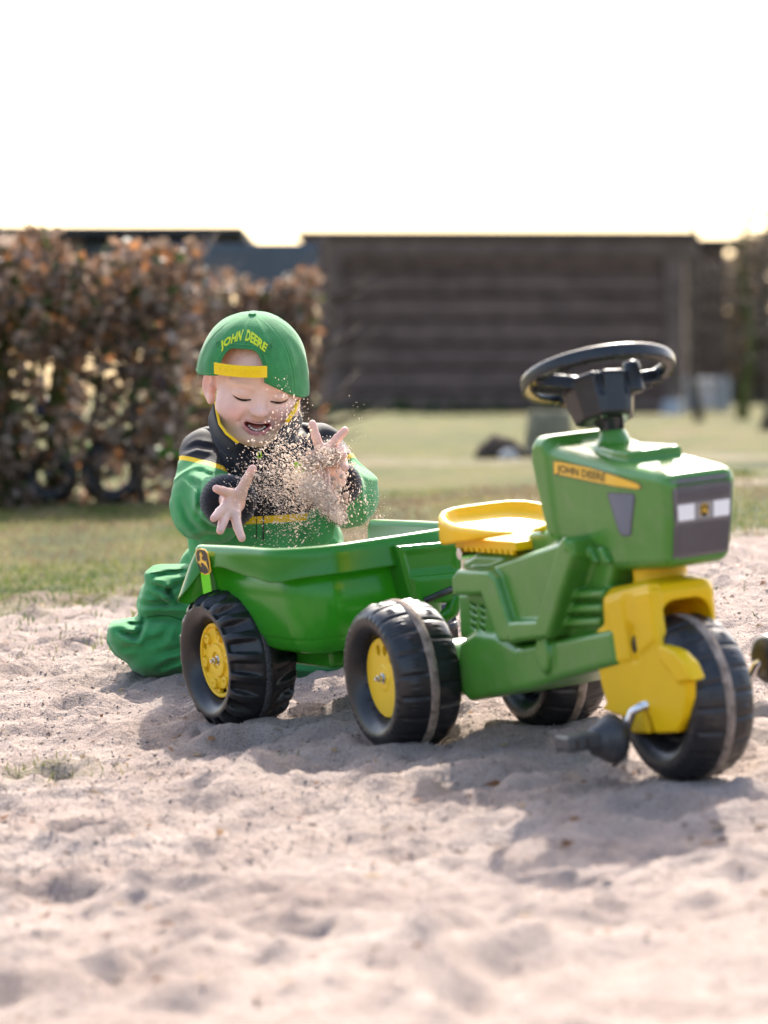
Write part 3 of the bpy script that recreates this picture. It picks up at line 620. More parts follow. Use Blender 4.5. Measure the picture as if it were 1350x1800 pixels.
def wheel(parent, f, l, u, kind, side=-1, steer=0, spin=0, disc=True):
    """tyre with a recessed yellow disc on its outer face"""
    V, Q = TYRES[kind]; c, s = math.cos(spin), math.sin(spin)
    t = fast_mesh('wheel', V, Q[:, ::-1], parent, [M['tyre']]); t.location = (f, l, u); t.rotation_euler = (0, spin, steer)
    hw_ = .0058 if kind == 'lug' else .0074
    bp, bf = lathe([(-hw_, .1086), (-hw_*.85, .1106), (0, .1113), (hw_*.85, .1106), (hw_, .1086)], 120)
    if kind != 'lug': bp[:, 1] *= (1+.22*fbm(bp*60, 2, 7)); bp[:, [0, 2]] *= (1+.006*fbm(bp*90, 2, 8))[:, None]
    o = mesh('tread_band', bp, [q[::-1] for q in bf], t, [M['band'] if kind == 'lug' else M['sandband']])
    for sd in (((-1,) if l < 0 else (1,)) if disc else ()):
        face = sd*(.029 if kind == 'lug' else .0255); out = sd
        # yellow disc by signed distance so its slots and bolt bosses are real
        G, lo, h = grid((-.062, -.012, -.062), (.062, .016, .062), .0013)
        rr = np.sqrt(G[0]**2+G[2]**2); yy = G[1]
        D = rint(rr-.0585, np.abs(yy)-.004, .002)
        if kind == 'lug':
            D = smin(D, rint(np.abs(rr-.0555)-.003, np.abs(yy-.004)-.004, .0015), .002)
            D = smin(D, rint(rr-.026, np.abs(yy-.005)-.004, .002), .003); D = np.maximum(D, -rint(rr-.013, np.abs(yy-.011)-.006, .001))
            for k in range(6):
                q = k*PI/3+.25; cx, cz = .0405*math.cos(q), .0405*math.sin(q); r2 = np.sqrt((G[0]-cx)**2+(G[2]-cz)**2)
                D = smin(D, rint(r2-.0085, np.abs(yy-.007)-.004, .0025), .003); D = np.maximum(D, -rint(r2-.003, np.abs(yy-.012)-.004, .0005))
            for q in (PI/2-.1, PI+.3, PI-.45, -PI/2+.2):
                x_, z_ = G[0]*math.cos(q)+G[2]*math.sin(q), -G[0]*math.sin(q)+G[2]*math.cos(q)
                D = np.maximum(D, -np.maximum(np.maximum(np.abs(rr-.0485)-.0035, np.abs(z_)-.013), -x_)-0*yy)
        else:
            D = smin(D, rint(rr-.018, np.abs(yy-.001)-.004, .002), .003)
            for q, r3 in ((PI/2+.34, .0062), (PI/2-.18, .0062), (PI/2-.72, .0066)):
                cx, cz = .041*math.cos(q), .041*math.sin(q); D = np.maximum(D, -(np.sqrt(((G[0]-cx))**2+((G[2]-cz)/1.25)**2)-r3)-0*yy)
        Vd, Qd = nets(D, lo, h); Vd[:, 1] = Vd[:, 1]*sd*1.0+face
        if sd > 0: pass
        else: Qd = Qd[:, ::-1]
        Vd[:, 0] = Vd[:, 0]
        d = fast_mesh('rim_disc', Vd, Qd, t, [M['rimyellow']])
        # dark well behind the disc, bolt and nut
        b = MB(); x0 = face+sd*.004
        b.tube([(0, x0, 0), (0, x0+sd*.0035, 0)], [.0085, .0078], 20); b.tube([(0, x0+sd*.0035, 0), (0, x0+sd*.010, 0)], [.0058, .0056], 6); b.tube([(0, x0+sd*.010, 0), (0, x0+sd*.0145, 0)], [.0034, .003], 12)
        b.build('axle_bolt', M['chrome'], t, bevel=.0006)
        w_ = MB(); w_.tube([(0, face-sd*.010, 0), (0, face-sd*.008, 0)], [.056, .056], 40); w_.build('hub_well', M['black'], t)
    return t

# ------------------------------------------------------------------ toy trailer
def un2(fr, pts, ax, val):
    k = [i for i in range(3) if i != ax]; return [tuple(fr.un(x, y, ax, val)[k]) for x, y in pts]
tr = empty('toy_trailer', mat=TL.matrix())
tag(tr, 'glossy green plastic toy trailer with leaping deer badge, hitched behind the pedal tractor', 'toy trailer')
def outline(n=460):
    # plan of the rim, clockwise from the rear near corner: straight flank, round front corner, front, far flank, rear
    pts = []
    def arc(cx, cy, r, a0, a1, k): 
        for i in range(k): 
            a = a0+(a1-a0)*i/(k-1); pts.append((cx+r*math.cos(a), cy+r*math.sin(a)))
    arc(.205, -.065, .095, -PI/2, 0, 20); arc(.205, .065, .095, 0, PI/2, 20); arc(-.02, .14, .02, PI/2, PI, 8); arc(-.02, -.14, .02, PI, 1.5*PI, 8)
    P = np.array(pts); P = np.vstack([P, P[:1]]); sg = np.r_[0, np.cumsum(np.hypot(*np.diff(P, axis=0).T))]
    t = np.linspace(0, sg[-1], n, endpoint=False); return np.stack([np.interp(t, sg, P[:, 0]), np.interp(t, sg, P[:, 1])], 1)
OUT = outline(); Tn = np.roll(OUT, -1, 0)-np.roll(OUT, 1, 0); Tn /= np.linalg.norm(Tn, axis=1)[:, None]; NO = np.stack([Tn[:, 1], -Tn[:, 0]], 1)
def sweep(name, prof, m, cap_first=False, cap_last=False):
    """prof: list of functions giving (offset, height) for every outline point"""
    V = []; n = len(OUT)
    for pf in prof:
        o, z = pf(OUT[:, 0], OUT[:, 1]); V.append(np.concatenate([OUT+NO*np.broadcast_to(o, n)[:, None], np.broadcast_to(z, n)[:, None]], 1))
    V = np.concatenate(V); k = len(prof); Fc = [(j*n+i, j*n+(i+1) % n, (j+1)*n+(i+1) % n, (j+1)*n+i) for j in range(k-1) for i in range(n)]
    if cap_first: Fc.append(tuple(range(n-1, -1, -1)))
    if cap_last: Fc.append(tuple(range((k-1)*n, k*n)))
    return mesh(name, V, Fc, tr, [m])
def cst(o, z): return lambda x, y: (o, z)
def rear(x): return np.clip((.0-x)/.04, 0, 1)
def gate(x): t = np.clip((-.030-x)/.009, 0, 1); return t*t*(3-2*t)          # the open tailgate: 1 along the rear edge
def skirt_z(x, y):
    fl = np.clip((np.abs(y)-.10)/.05, 0, 1); arch = .012*np.exp(-((x-.06)/.075)**2)*fl
    fwd = -.006*np.exp(-((x-.235)/.035)**2)*fl
    return np.minimum(.1375+arch+fwd-.060*rear(x), RZ(x)-.012)
def skirt_o(x, y): return .004+.045*rear(x)*(1-gate(x))
def RZ(x): return .1805+.002*np.sin(x*9)-.118*gate(x)
sweep('rim', [lambda x, y: (-.020, RZ(x)-.030), lambda x, y: (-.017, RZ(x)-.010), lambda x, y: (-.0145, RZ(x)-.003), lambda x, y: (-.010, RZ(x)), lambda x, y: (-.004, RZ(x)-.0004), lambda x, y: (.0005, RZ(x)-.004), lambda x, y: (.002, RZ(x)-.010),
    lambda x, y: (.003+.35*(skirt_o(x, y)-.003), RZ(x)*.6+skirt_z(x, y)*.4), lambda x, y: (skirt_o(x, y), skirt_z(x, y)+.003), lambda x, y: (skirt_o(x, y)+.0012, skirt_z(x, y)), lambda x, y: (skirt_o(x, y)-.002, skirt_z(x, y)), lambda x, y: (skirt_o(x, y)-.0035, skirt_z(x, y)+.004), lambda x, y: (-.002, RZ(x)-.012)], M['trailer'])
sweep('tub', [cst(-.120, .030), cst(-.060, .030), cst(-.040, .034), cst(-.034, .044), lambda x, y: (-.0165, RZ(x)-.0085), lambda x, y: (-.0195, RZ(x)-.008), cst(-.0372, .040), cst(-.042, .024), cst(-.056, .0155), cst(-.075, .013), cst(-.130, .013)], M['trailer'], True, True)
ch = MB(); ch.box((.10, 0, .000), (.22, .13, .030)); ch.box((0, 0, 0), (.03, .17, .03)); ch.build('underframe', M['trailer'], tr, bevel=.008)
ax = MB(); ax.tube([(0, -.135, 0), (0, .18, 0)], .006, 12); ax.build('axle', M['chrome'], tr)
tg = MB(); tg.tube([(.14, 0, .0), (.30, 0, .012), (.42, 0, .035)], [.016, .016, .013], 14); tg.build('drawbar', M['trailer'], tr)
# stepped panel on the front of the tub
fp = [(.012, .155), (.145, .166), (.145, .118), (.143, .112), (.045, .103), (.050, .074), (.040, .072)]
f0, f1 = .288, .318
V = []
G, lo, h = grid((.255, -.05, .02), (.345, .17, .19), .0025)
d2 = poly2(G[1][0, :, 0][:, None], G[2][0, 0, :][None, :], un2(TL, [(697, 960), (812, 950), (812, 1040), (765, 1052), (724, 1058)], 0, .318))[None]
D = rint(d2, np.abs(G[0]-.295)-.025, .006)
d3 = poly2(G[1][0, :, 0][:, None], G[2][0, 0, :][None, :], un2(TL, [(722, 1014), (830, 1004), (830, 1060), (732, 1060)], 0, .322))[None]
D = smin(D, rint(d3, np.abs(G[0]-.300)-.029, .006), .004)
d4 = poly2(G[1][0, :, 0][:, None], G[2][0, 0, :][None, :], un2(TL, [(712, 972), (800, 964), (800, 999), (722, 1007)], 0, .322))[None]
D = smax(D, -rint(d4, np.abs(G[0]-.332)-.0155, .004), .004)
solid('front_panel', D, lo, h, [M['trailer']], tr)
hk = MB(); pts = un2(TL, [(745, 1056), (806, 1030)], 0, .328); hk.tube([(.33, pts[0][0], pts[0][1]), (.33, pts[1][0], pts[1][1])], .005, 10); hk.build('brace', M['black'], tr)
pts = un2(TL, [(805, 1018), (806, 1046), (795, 1075), (775, 1090)], 0, .325); hk = MB(); hk.tube([(.322, a, b) for a, b in pts], [.011, .012, .011, .009], 12); hk.build('hitch_arm', M['trailer'], tr)
wheel(tr, 0, -.12, 0, 'lug', spin=.12); wheel(tr, 0, .168, 0, 'lug', spin=1.0)

# badge with leaping deer on the rear near flank
def badge(parent, centre, ux, uz, nrm, hgt, name='badge'):
    """black shield, yellow edge, yellow deer; ux/uz/nrm are unit vectors"""
    ux, uz, nrm, c = (np.asarray(v, float) for v in (ux, uz, nrm, centre))
    sh = [(-.30, .36), (-.20, .47), (0, .5), (.20, .47), (.30, .36), (.32, 0), (.30, -.33), (.20, -.43), (0, -.5), (-.20, -.43), (-.30, -.33), (-.32, 0)]
    def plate(nm, pts, z0, z1, m, par):
        n = len(pts); V = [c+ux*a*hgt+uz*b*hgt+nrm*z0 for a, b in pts]+[c+ux*a*hgt+uz*b*hgt+nrm*z1 for a, b in pts]
        return mesh(nm, V, [tuple(range(n, 2*n)), tuple(range(n-1, -1, -1))]+[(i, (i+1) % n, (i+1) % n+n, i+n) for i in range(n)], par, [m], False)
    b0 = plate(name, sh, 0, .0008, M['decal'], parent)
    plate('badge_field', [(a*.87, b*.91) for a, b in sh], .0008, .0013, M['ink'], b0)
    deer = [(-.20, -.06), (-.13, -.09), (-.06, -.02), (.02, -.05), (.09, -.10), (.17, -.19), (.25, -.36), (.20, -.14), (.17, -.03), (.19, .07), (.145, .02), (.07, .05), (-.005, .07), (-.02, .15), (0, .21), (.06, .23), (.06, .26), (.01, .285), (.02, .37), (-.02, .31), (-.04, .385), (-.065, .29), (-.115, .29), (-.10, .25), (-.065, .245), (-.075, .19), (-.10, .10), (-.12, .05), (-.19, .0), (-.23, -.03), (-.20, -.06)][:-1]
    me = bpy.data.meshes.new('deer'); bm = bmesh.new(); vs = [bm.verts.new(c+ux*a*hgt*1.0+uz*(b-.0)*hgt+nrm*.0019) for a, b in deer]; f = bm.faces.new(vs); bmesh.ops.triangulate(bm, faces=[f]); bm.to_mesh(me); bm.free()
    o = link('deer', me, b0, [M['decal']], False); s_ = o.modifiers.new('s', 'SOLIDIFY'); s_.thickness = .0008; s_.offset = -1
    leg = [(-.17, -.09), (-.13, -.14), (-.10, -.20), (-.08, -.14), (-.13, -.06)]
    me = bpy.data.meshes.new('deer_leg'); bm = bmesh.new(); bm.faces.new([bm.verts.new(c+ux*a*hgt+uz*b*hgt+nrm*.0019) for a, b in leg]); bm.to_mesh(me); bm.free(); link('deer_leg', me, b0, [M['decal']], False)
    return b0
q = TL.un(358, 987, 1, -.1655); badge(tr, (q[0]+.004, -.1675, q[2]), (1.75, 0, 0), (0, -.07, 1), (0, -1, -.07), .042)

# ------------------------------------------------------------------ pedal tractor
pt = empty('pedal_tractor', mat=TR.matrix())
tag(pt, 'green and yellow plastic three-wheeled pedal tractor with black steering wheel on the sand', 'pedal tractor')
def fu(pts, l): return TR.fu(pts, l)
# chassis
G, lo, h = grid((-.06, -.112, -.07), (.66, .112, .26), .0026)
D = pr(G, fu([(806, 1128), (832, 1112), (868, 1116), (905, 1138), (1075, 1105), (1085, 1170), (1000, 1192), (930, 1213), (822, 1234), (806, 1216), (800, 1172)], -.072), -.072, .072, .010)
D = smin(D, pr(G, fu([(802, 1042), (856, 1036), (878, 1120), (806, 1124)], -.066), -.066, .066, .01), .006)
D = smin(D, pr(G, fu([(806, 1012), (985, 952), (1004, 952), (1000, 1010), (955, 1124), (892, 1128), (850, 1040)], -.078), -.076, .076, .008), .005)
lg = [[(792, 1016), (803, 1001), (858, 1003), (870, 1016), (905, 1129), (876, 1130), (846, 1046), (795, 1048)], [(982, 950), (1003, 950), (1006, 978), (962, 1122), (893, 1130), (893, 1092), (941, 1090)]]
fr_ = None
for q in lg:
    e = np.minimum(pr(G, fu(q, -.088), -.089, -.03, .007), pr(G, [(a, b) for a, b in fu(q, -.088)], .03, .089, .007)); fr_ = e if fr_ is None else smin(fr_, e, .004)
D = smin(D, fr_, .003)
D = smin(D, pr(G, fu([(812, 985), (835, 972), (935, 976), (985, 945), (985, 1000), (812, 1010)], -.062), -.062, .062, .010), .006)
D = smin(D, pr(G, fu([(905, 965), (930, 935), (985, 930), (985, 985), (905, 985)], -.045), -.045, .045, .008), .006)
D = smin(D, pr(G, fu([(985, 950), (1085, 960), (1068, 1040), (1064, 1120), (950, 1120)], -.052), -.052, .052, .008), .006)
for y0 in (1043, 1068, 1092):
    dx = (y0-1043)*-.35
    for sgn in (-1, 1):
        rb = fu([(990+dx, y0-5), (1060+dx*.4, y0-7), (1060+dx*.4, y0+9), (985+dx, y0+11)], -.066); D = smin(D, pr(G, rb, -.068, -.03, .005) if sgn < 0 else pr(G, rb, .03, .068, .005), .003)
for x0 in (1030, 1050):
    D = smin(D, pr(G, fu([(x0, 962), (x0+9, 962), (x0+22, 990), (x0+10, 990)], -.06), -.063, .063, .004), .003)
b_ = fu([(957, 1150)], -.075)[0]; b2_ = fu([(957, 1182)], -.075)[0]
D = smin(D, rint(np.sqrt(((G[0]-b_[0])/.75)**2+((G[2]-b_[1]))**2)-.027, np.abs(G[1])-.080, .006), .004)
hb = fu([(992, 958)], -.09)[0]; D = smin(D, rint(np.sqrt((G[0]-hb[0])**2+(G[2]-hb[1])**2)-.010, np.abs(G[1])-.0915, .003), .002)
for i in range(4):                                                     # louvres behind the wheel
    for j in range(2):
        x0, y0 = 826+j*16, 1058+i*13+j*4; sl = fu([(x0, y0), (x0+11, y0+6), (x0+11, y0+10), (x0, y0+4)], -.066)
        D = smax(D, -np.minimum(pr(G, sl, -.075, -.056, .001), 9), .002)
D = smin(D, rint(np.sqrt(G[0]**2+G[2]**2)-.042, np.abs(G[1])-.070, .01), .01)
solid('chassis', D, lo, h, [M['green']], pt)
hub = MB()
for sg in (-1, 1): hub.tube([(0, sg*.068, 0), (0, sg*.092, 0)], [.047, .05], 40)
hub.tube([(0, -.13, 0), (0, .13, 0)], .006, 12); hub.build('axle_collar', M['black'], pt, bevel=.002)
# hood
G, lo, h = grid((.33, -.078, .155), (.745, .078, .375), .0025)
prof = [(.358, .318), (.366, .340), (.380, .350), (.410, .350), (.418, .338), (.49, .328), (.56, .320), (.700, .3085), (.716, .3035), (.722, .29), (.715, .24), (.700, .188), (.686, .181), (.560, .172), (.548, .180), (.545, .192), (.530, .197), (.385, .206), (.376, .215)]
d2 = poly2(G[0][:, 0, :], G[2][0, 0, :][None, :], prof)[:, None, :]
cowl = 1/(1+np.exp((G[0]-.414)/.0025)); wd = .0585+.0035*cowl-.010*np.clip((G[0]-.60)/.12, 0, 1)+.006*np.clip((G[2]-.20)/.14, 0, 1)-.003*np.clip((.24-G[2])/.06, 0, 1)
D = rint(d2, np.abs(G[1])-wd, .016)
D = np.minimum(D, 9)
pl = rint(poly2(G[0][:, 0, :], G[1][0, :, 0][None, :], [(.405, -.014), (.405, .014), (.555, .040), (.60, .040), (.60, -.040), (.555, -.040)])[:, :, None], np.abs(G[2]-.310)-(.0280-.006*np.clip((G[0]-.4)/.2, 0, 1)), .004)
D = smin(D, pl, .005)
cz = (G[2]-.325)/.030; rr = np.sqrt((G[0]-(.490-.25*(G[2]-.335)))**2+G[1]**2); D = smin(D, np.maximum(rr-(.028-.012*np.clip(cz, 0, 1)), np.abs(G[2]-.335)-.020), .008)
# recess round the grille
d5 = rint(poly2(G[1][0, :, 0][:, None], G[2][0, 0, :][None, :], [(-.043, .190), (.043, .190), (.046, .300), (-.046, .300)])[None], np.abs(G[0]-.722)-.03, .004)
solid('hood', D, lo, h, [M['green']], pt)
hood_o = bpy.data.objects['hood']
bpy.context.view_layer.update()
from mathutils.bvhtree import BVHTree
def bvh_of(o):
    me = o.data; V = np.empty(len(me.vertices)*3); me.vertices.foreach_get('co', V); return BVHTree.FromPolygons([Vector(v) for v in V.reshape(-1, 3)], [p.vertices[:] for p in me.polygons])
HB = bvh_of(hood_o)
def drape(name, pts2d, org, direc, mats, parent, bvh, lift=.0008, thick=.0, to3=None, sub=0, tri=True):
    """lay a flat outline onto a surface: to3 maps 2D to a start point, then cast along direc"""
    bm = bmesh.new(); vs = [bm.verts.new((a, b, 0)) for a, b in pts2d]; f = bm.faces.new(vs)
    bmesh.ops.triangulate(bm, faces=[f])
    for k in range(sub): bmesh.ops.subdivide_edges(bm, edges=bm.edges, cuts=1, use_grid_fill=False); bmesh.ops.triangulate(bm, faces=bm.faces)
    for v in bm.verts:
        o = Vector(to3(v.co.x, v.co.y)); hit, nr, i, d = bvh.ray_cast(o, Vector(direc))
        v.co = hit-Vector(direc)*lift if hit else o
    me = bpy.data.meshes.new(name); bmesh.ops.recalc_face_normals(bm, faces=bm.faces); bm.to_mesh(me); bm.free()
    o = link(name, me, parent, mats, True)
    return o
side3 = lambda a, b: (a, -.2, b)
def sd(pts): return fu(pts, -.060)
st = drape('side_stripe', sd([(978, 811), (988, 811), (1040, 822), (1085, 836), (1118, 850), (1124, 857), (1119, 860), (1085, 854), (1030, 843), (978, 832)]), 0, (0, 1, 0), [M['decal']], pt, HB, .0007, to3=side3, sub=3)
drape('stripe_border', sd([(976.5, 809.5), (988, 809), (1041, 820.5), (1086, 834), (1120, 849), (1127, 857), (1120, 862), (1085, 856), (1030, 845), (976.5, 834)]), 0, (0, 1, 0), [M['ink']], st, HB, .0004, to3=side3, sub=3)
def text_polys(txt, size, bold=.0, shear=0.):
    """flat glyph triangles of the built-in font, as (V, F) in the plane"""
    cu = bpy.data.curves.new('lettering', 'FONT'); cu.body = txt; cu.size = size; cu.offset = bold; cu.shear = shear; cu.align_x = 'CENTER'; cu.resolution_u = 2
    o = bpy.data.objects.new('lettering', cu); COL.objects.link(o); dg = bpy.context.evaluated_depsgraph_get(); dg.update()
    me = bpy.data.meshes.new_from_object(o.evaluated_get(dg)); V = [(v.co.x, v.co.y) for v in me.vertices]; Fc = [tuple(p.vertices) for p in me.polygons]
    bpy.data.objects.remove(o); bpy.data.meshes.remove(me); return V, Fc
def text_on(name, txt, size, fn, m, parent, bold=0., shear=0., scale=(1, 1)):
    V, Fc = text_polys(txt, size, bold, shear); o = mesh(name, [fn(a*scale[0], b*scale[1]) for a, b in V], Fc, parent, [m], False); return o
q0, q1 = sd([(985, 829)])[0], sd([(1068, 846)])[0]; tx = np.array([q1[0]-q0[0], q1[1]-q0[1]]); tl = np.linalg.norm(tx); tx /= tl; ty = np.array([-tx[1], tx[0]])
def side_text(a, b):
    c = np.array(q0)+tx*(a+tl/2)+ty*b; hit = HB.ray_cast(Vector((c[0], -.2, c[1])), Vector((0, 1, 0)))[0]; return hit-Vector((0, .0011, 0))
text_on('stripe_lettering', 'JOHN DEERE', .0155, side_text, M['ink'], st, .0004, .15, scale=(tl/.088, 1))
vt = drape('side_vent', sd([(1073, 867), (1110, 869), (1113, 873), (1105, 938), (1101, 941), (1092, 939), (1089, 935), (1072, 871)]), 0, (0, 1, 0), [M['ventgrey']], pt, HB, .0007, to3=side3, sub=2)
drape('vent_edge', sd([(1071, 865), (1111, 867), (1115.5, 872), (1107, 940), (1102, 944), (1091, 942), (1087, 936), (1070, 870)]), 0, (0, 1, 0), [M['grilleline']], vt, HB, .0004, to3=side3, sub=2)
# grille on the nose
front3 = lambda a, b: (1.0, a, b)
gw = lambda z: .0395+.003*(z-.2)/.1
gr = drape('grille', [(-.040, .195), (.040, .195), (.0435, .297), (-.0435, .297)], 0, (-1, 0, 0), [M['grille']], pt, HB, .0012, to3=front3, sub=3)
drape('grille_border', [(-.0415, .1935), (.0415, .1935), (.045, .2985), (-.045, .2985)], 0, (-1, 0, 0), [M['grilleline']], gr, HB, .0007, to3=front3, sub=3)
for k in range(30):
    x = -.0385+.077*k/29
    for z0, z1 in ((.197, .2385), (.268, .294)): drape('grille_bar', [(x-.0006, z0), (x+.0006, z0), (x+.0006, z1), (x-.0006, z1)], 0, (-1, 0, 0), [M['grilleline']], gr, HB, .0019, to3=front3, sub=1)
for s_ in (-1, 1):
    hl = drape('headlight', [(s_*.038, .2435), (s_*.014, .2435), (s_*.014, .2645), (s_*.039, .2645)], 0, (-1, 0, 0), [M['white']], gr, HB, .0022, to3=front3, sub=1)
drape('light_strip', [(-.0405, .2405), (.0405, .2405), (.0415, .2672), (-.0415, .2672)], 0, (-1, 0, 0), [M['grille']], gr, HB, .0016, to3=front3, sub=2)
drape('nose_plate', [(-.0125, .2435), (.0125, .2435), (.0125, .2645), (-.0125, .2645)], 0, (-1, 0, 0), [M['decalgrey']], gr, HB, .0021, to3=front3, sub=1)
hit = HB.ray_cast(Vector((1, 0, .254)), Vector((-1, 0, 0)))[0]
badge(gr, (hit.x+.0024, 0, .254), (0, 1, 0), (.28, 0, .96), (.96, 0, -.28), .019, 'nose_badge')
drape('grille_top', [(.690, -.036), (.690, .036), (.714, .040), (.714, -.040)], 0, (0, 0, -1), [M['grilletop']], gr, HB, .0011, to3=lambda a, b: (a, b, .5), sub=4)
# seat
G, lo, h = grid((.02, -.135, .165), (.40, .135, .275), .0026)
Pn = [(.046, -.030), (.050, -.056), (.062, -.080), (.082, -.096), (.11, -.105), (.15, -.108), (.21, -.104), (.27, -.095), (.305, -.084), (.320, -.070), (.33, -.03), (.333, 0)]; Pn = [(a+.008, b*.87) for a, b in Pn]; Pn = Pn+[(a, -b) for a, b in Pn[-2::-1]]
d2 = poly2(G[0][:, :, 0], G[1][:, :, 0], Pn)[:, :, None] if G[0].shape[1] > 1 else poly2(G[0][:, 0, 0][:, None], G[1][0, :, 0][None, :], Pn)[:, :, None]
top = .2210+.020*np.exp(-((G[0]-.04)/.075)**2)+.015*np.clip((G[0]-.20)/.12, 0, 1)*np.exp(-(G[1]/.040)**2)-.004*np.clip((G[0]-.2)/.1, 0, 1)
bot = .190+.024*np.clip((G[0]-.10)/.22, 0, 1)
D = smax(smax(d2-.0*G[2], G[2]-top, .010), bot-G[2], .006)
dish = smax(d2+.011, (top-.018)-G[2], .020); D = smax(D, -dish, .006)
solid('seat', D, lo, h, [M['yellow']], pt)
br = [fu([p], -.07)[0] for p in ((806, 944), (906, 952), (909, 969), (800, 963))]
prism('seat_bracket', br, -.072, .072, M['yellow'], pt, .003)
for k in range(9):
    q = fu([(818+k*10, 962+k*.8)], -.073)[0]; prism('bracket_tooth', [(q[0]-.006, q[1]-.006), (q[0]+.004, q[1]-.006), (q[0]+.004, q[1]+.003), (q[0]-.006, q[1]+.003)], -.0730, -.066, M['yellow'], pt, .0015)
q = fu([(812, 973)], -.05)[0]; b = MB(); b.tube([(q[0], -.055, q[1]), (q[0], .055, q[1])], .009, 16); b.build('seat_bolt', M['chrome'], pt, bevel=.001)
# front fork
G, lo, h = grid((.46, -.09, -.075), (.83, .09, .21), .0026)
ck = [(1060, 1052), (1066, 1046), (1098, 1036), (1140, 1026), (1150, 1080), (1160, 1134), (1186, 1146), (1205, 1166), (1218, 1196), (1208, 1200), (1208, 1230), (1203, 1262), (1190, 1288), (1152, 1290), (1143, 1262), (1133, 1243), (1141, 1290), (1112, 1290), (1098, 1262), (1056, 1246), (1066, 1236), (1056, 1200), (1045, 1134), (1047, 1110), (1062, 1095)]
ckf = fu(ck, -.066)
ck2 = poly2(G[0][:, 0, :], G[2][0, 0, :][None, :], ckf)[:, None, :]
D = np.minimum(rint(ck2, np.abs(G[1]+.059)-.008, .004), rint(np.maximum(ck2, G[0]-.640), np.abs(G[1]-.030)-.007, .004))
rib = fu([(1095, 1052), (1105, 1049), (1121, 1160), (1110, 1163)], -.067); rb2 = poly2(G[0][:, 0, :], G[2][0, 0, :][None, :], rib)[:, None, :]
fl = fu([(1160, 1134), (1186, 1146), (1205, 1166), (1218, 1196), (1190, 1200), (1178, 1180), (1158, 1160)], -.070); f2 = poly2(G[0][:, 0, :], G[2][0, 0, :][None, :], fl)[:, None, :]
D = smin(D, rint(f2, np.abs(G[1]+.061)-.011, .003), .003)
fl = fu([(1062, 1060), (1090, 1048), (1108, 1160), (1080, 1165)], -.070); f2 = poly2(G[0][:, 0, :], G[2][0, 0, :][None, :], fl)[:, None, :]
D = smin(D, rint(f2, np.abs(G[1]+.061)-.0085, .003), .003)
fl = fu([(1110, 1046), (1140, 1038), (1150, 1125), (1122, 1150)], -.070); f2 = poly2(G[0][:, 0, :], G[2][0, 0, :][None, :], fl)[:, None, :]
D = smin(D, rint(f2, np.abs(G[1]+.061)-.0085, .003), .003)
D = smax(D, -rint(rb2, np.abs(G[1]+.071)-.010, .002), .003)
rad = np.sqrt((G[0]-.64)**2+G[2]**2)
top2 = poly2(G[0][:, 0, :], G[2][0, 0, :][None, :], [(.535, .095), (.533, .136), (.545, .150), (.640, .163), (.668, .160), (.676, .148), (.676, .095)])[:, None, :]
br_ = smax(rint(top2, np.abs(G[1]+.0155)-.0515, .020), -rint(rad-.141, np.abs(G[1]+.0155)-.038, .025), .004)
D = smin(D, br_, .005)
D = smin(D, rint(np.sqrt((G[0]-.585)**2+G[1]**2)-.036, np.abs(G[2]-.172)-.022, .006), .005)
solid('fork', D, lo, h, [M['yellow']], pt)
wf = wheel(pt, .652, -.014, .005, 'block', steer=math.radians(3), spin=.2, disc=False); wf.scale = (1, .93, 1); w_ = MB(); w_.tube([(0, -.012, 0), (0, .012, 0)], [.057, .057], 40); w_.build('hub_well', M['black'], wf)
b = MB(); b.tube([(.64, -.075, 0), (.64, .075, 0)], .006, 12); b.build('front_axle', M['chrome'], pt)
q = fu([(1116, 1124)], -.069)[0]
# pedals: bent steel crank, stopper disc, grip block
def pedal(s, ang):
    ca, sa_ = math.cos(ang), math.sin(ang); L = .052; px, pz = .64+L*ca, L*sa_
    c_ = MB(); c_.tube([(.64, s*.030, 0), (.64, s*.076, 0), (.64+.15*L*ca, s*.085, .15*L*sa_), (px-.15*L*ca, s*.088, pz-.15*L*sa_), (px, s*.098, pz), (px, s*.12, pz)], .006, 12); c_.build('crank', M['chrome'], pt)
    V, Fc = lathe([(.090, .0), (.090, .016), (.093, .027), (.099, .0325), (.106, .0335), (.114, .031), (.121, .026), (.128, .021), (.134, .019), (.136, .0)], 36)
    V[:, 1] *= s; V += np.array([px, 0, pz]); o = mesh('pedal', V, Fc if s < 0 else [f[::-1] for f in Fc], pt, [M['pedal']])
    bx = MB(); bx.box((px, s*.156, pz+.003), (.040, .050, .021)); bx.build('pedal_block', M['pedal'], o, bevel=.004)
    for k in (0, 1):
        g_ = MB(); g_.box((px+.0195, s*(.152+.015*k), pz+.003), (.003, .006, .014)); g_.build('pedal_slot', M['black'], o, bevel=.001)
    return o
pedal(-1, math.atan2(-.047, -.036)); pedal(1, math.atan2(.047, .036))
# steering column and wheel
ST = math.radians(19.5); st_n = np.array([-math.sin(ST), 0, math.cos(ST)]); st_g = np.array([math.cos(ST), 0, math.sin(ST)]); st_l = np.array([0, 1., 0])
q = TR.un(1052, 662, 1, 0); SO = np.array([q[0], 0, q[2]]); SR = math.radians(4); st_l, st_n = st_l*math.cos(SR)-st_n*math.sin(SR), st_n*math.cos(SR)+st_l*math.sin(SR); Rst = np.stack([st_g, st_l, st_n], 1)
neck = fu([(1076, 766)], 0)[0]
c_ = MB(); top_ = SO-st_n*.052; c_.tube([(neck[0], 0, neck[1]-.012), (neck[0]-.002, 0, neck[1]+.004), (neck[0]*.6+top_[0]*.4, 0, neck[1]*.6+top_[2]*.4), tuple(top_)], [.0135, .0135, .016, .025], 24)
for s_ in (-1, 1): c_.box(((neck[0]+top_[0])/2+.008, s_*.012, (neck[1]+top_[2])/2+.004), (.014, .005, .05))
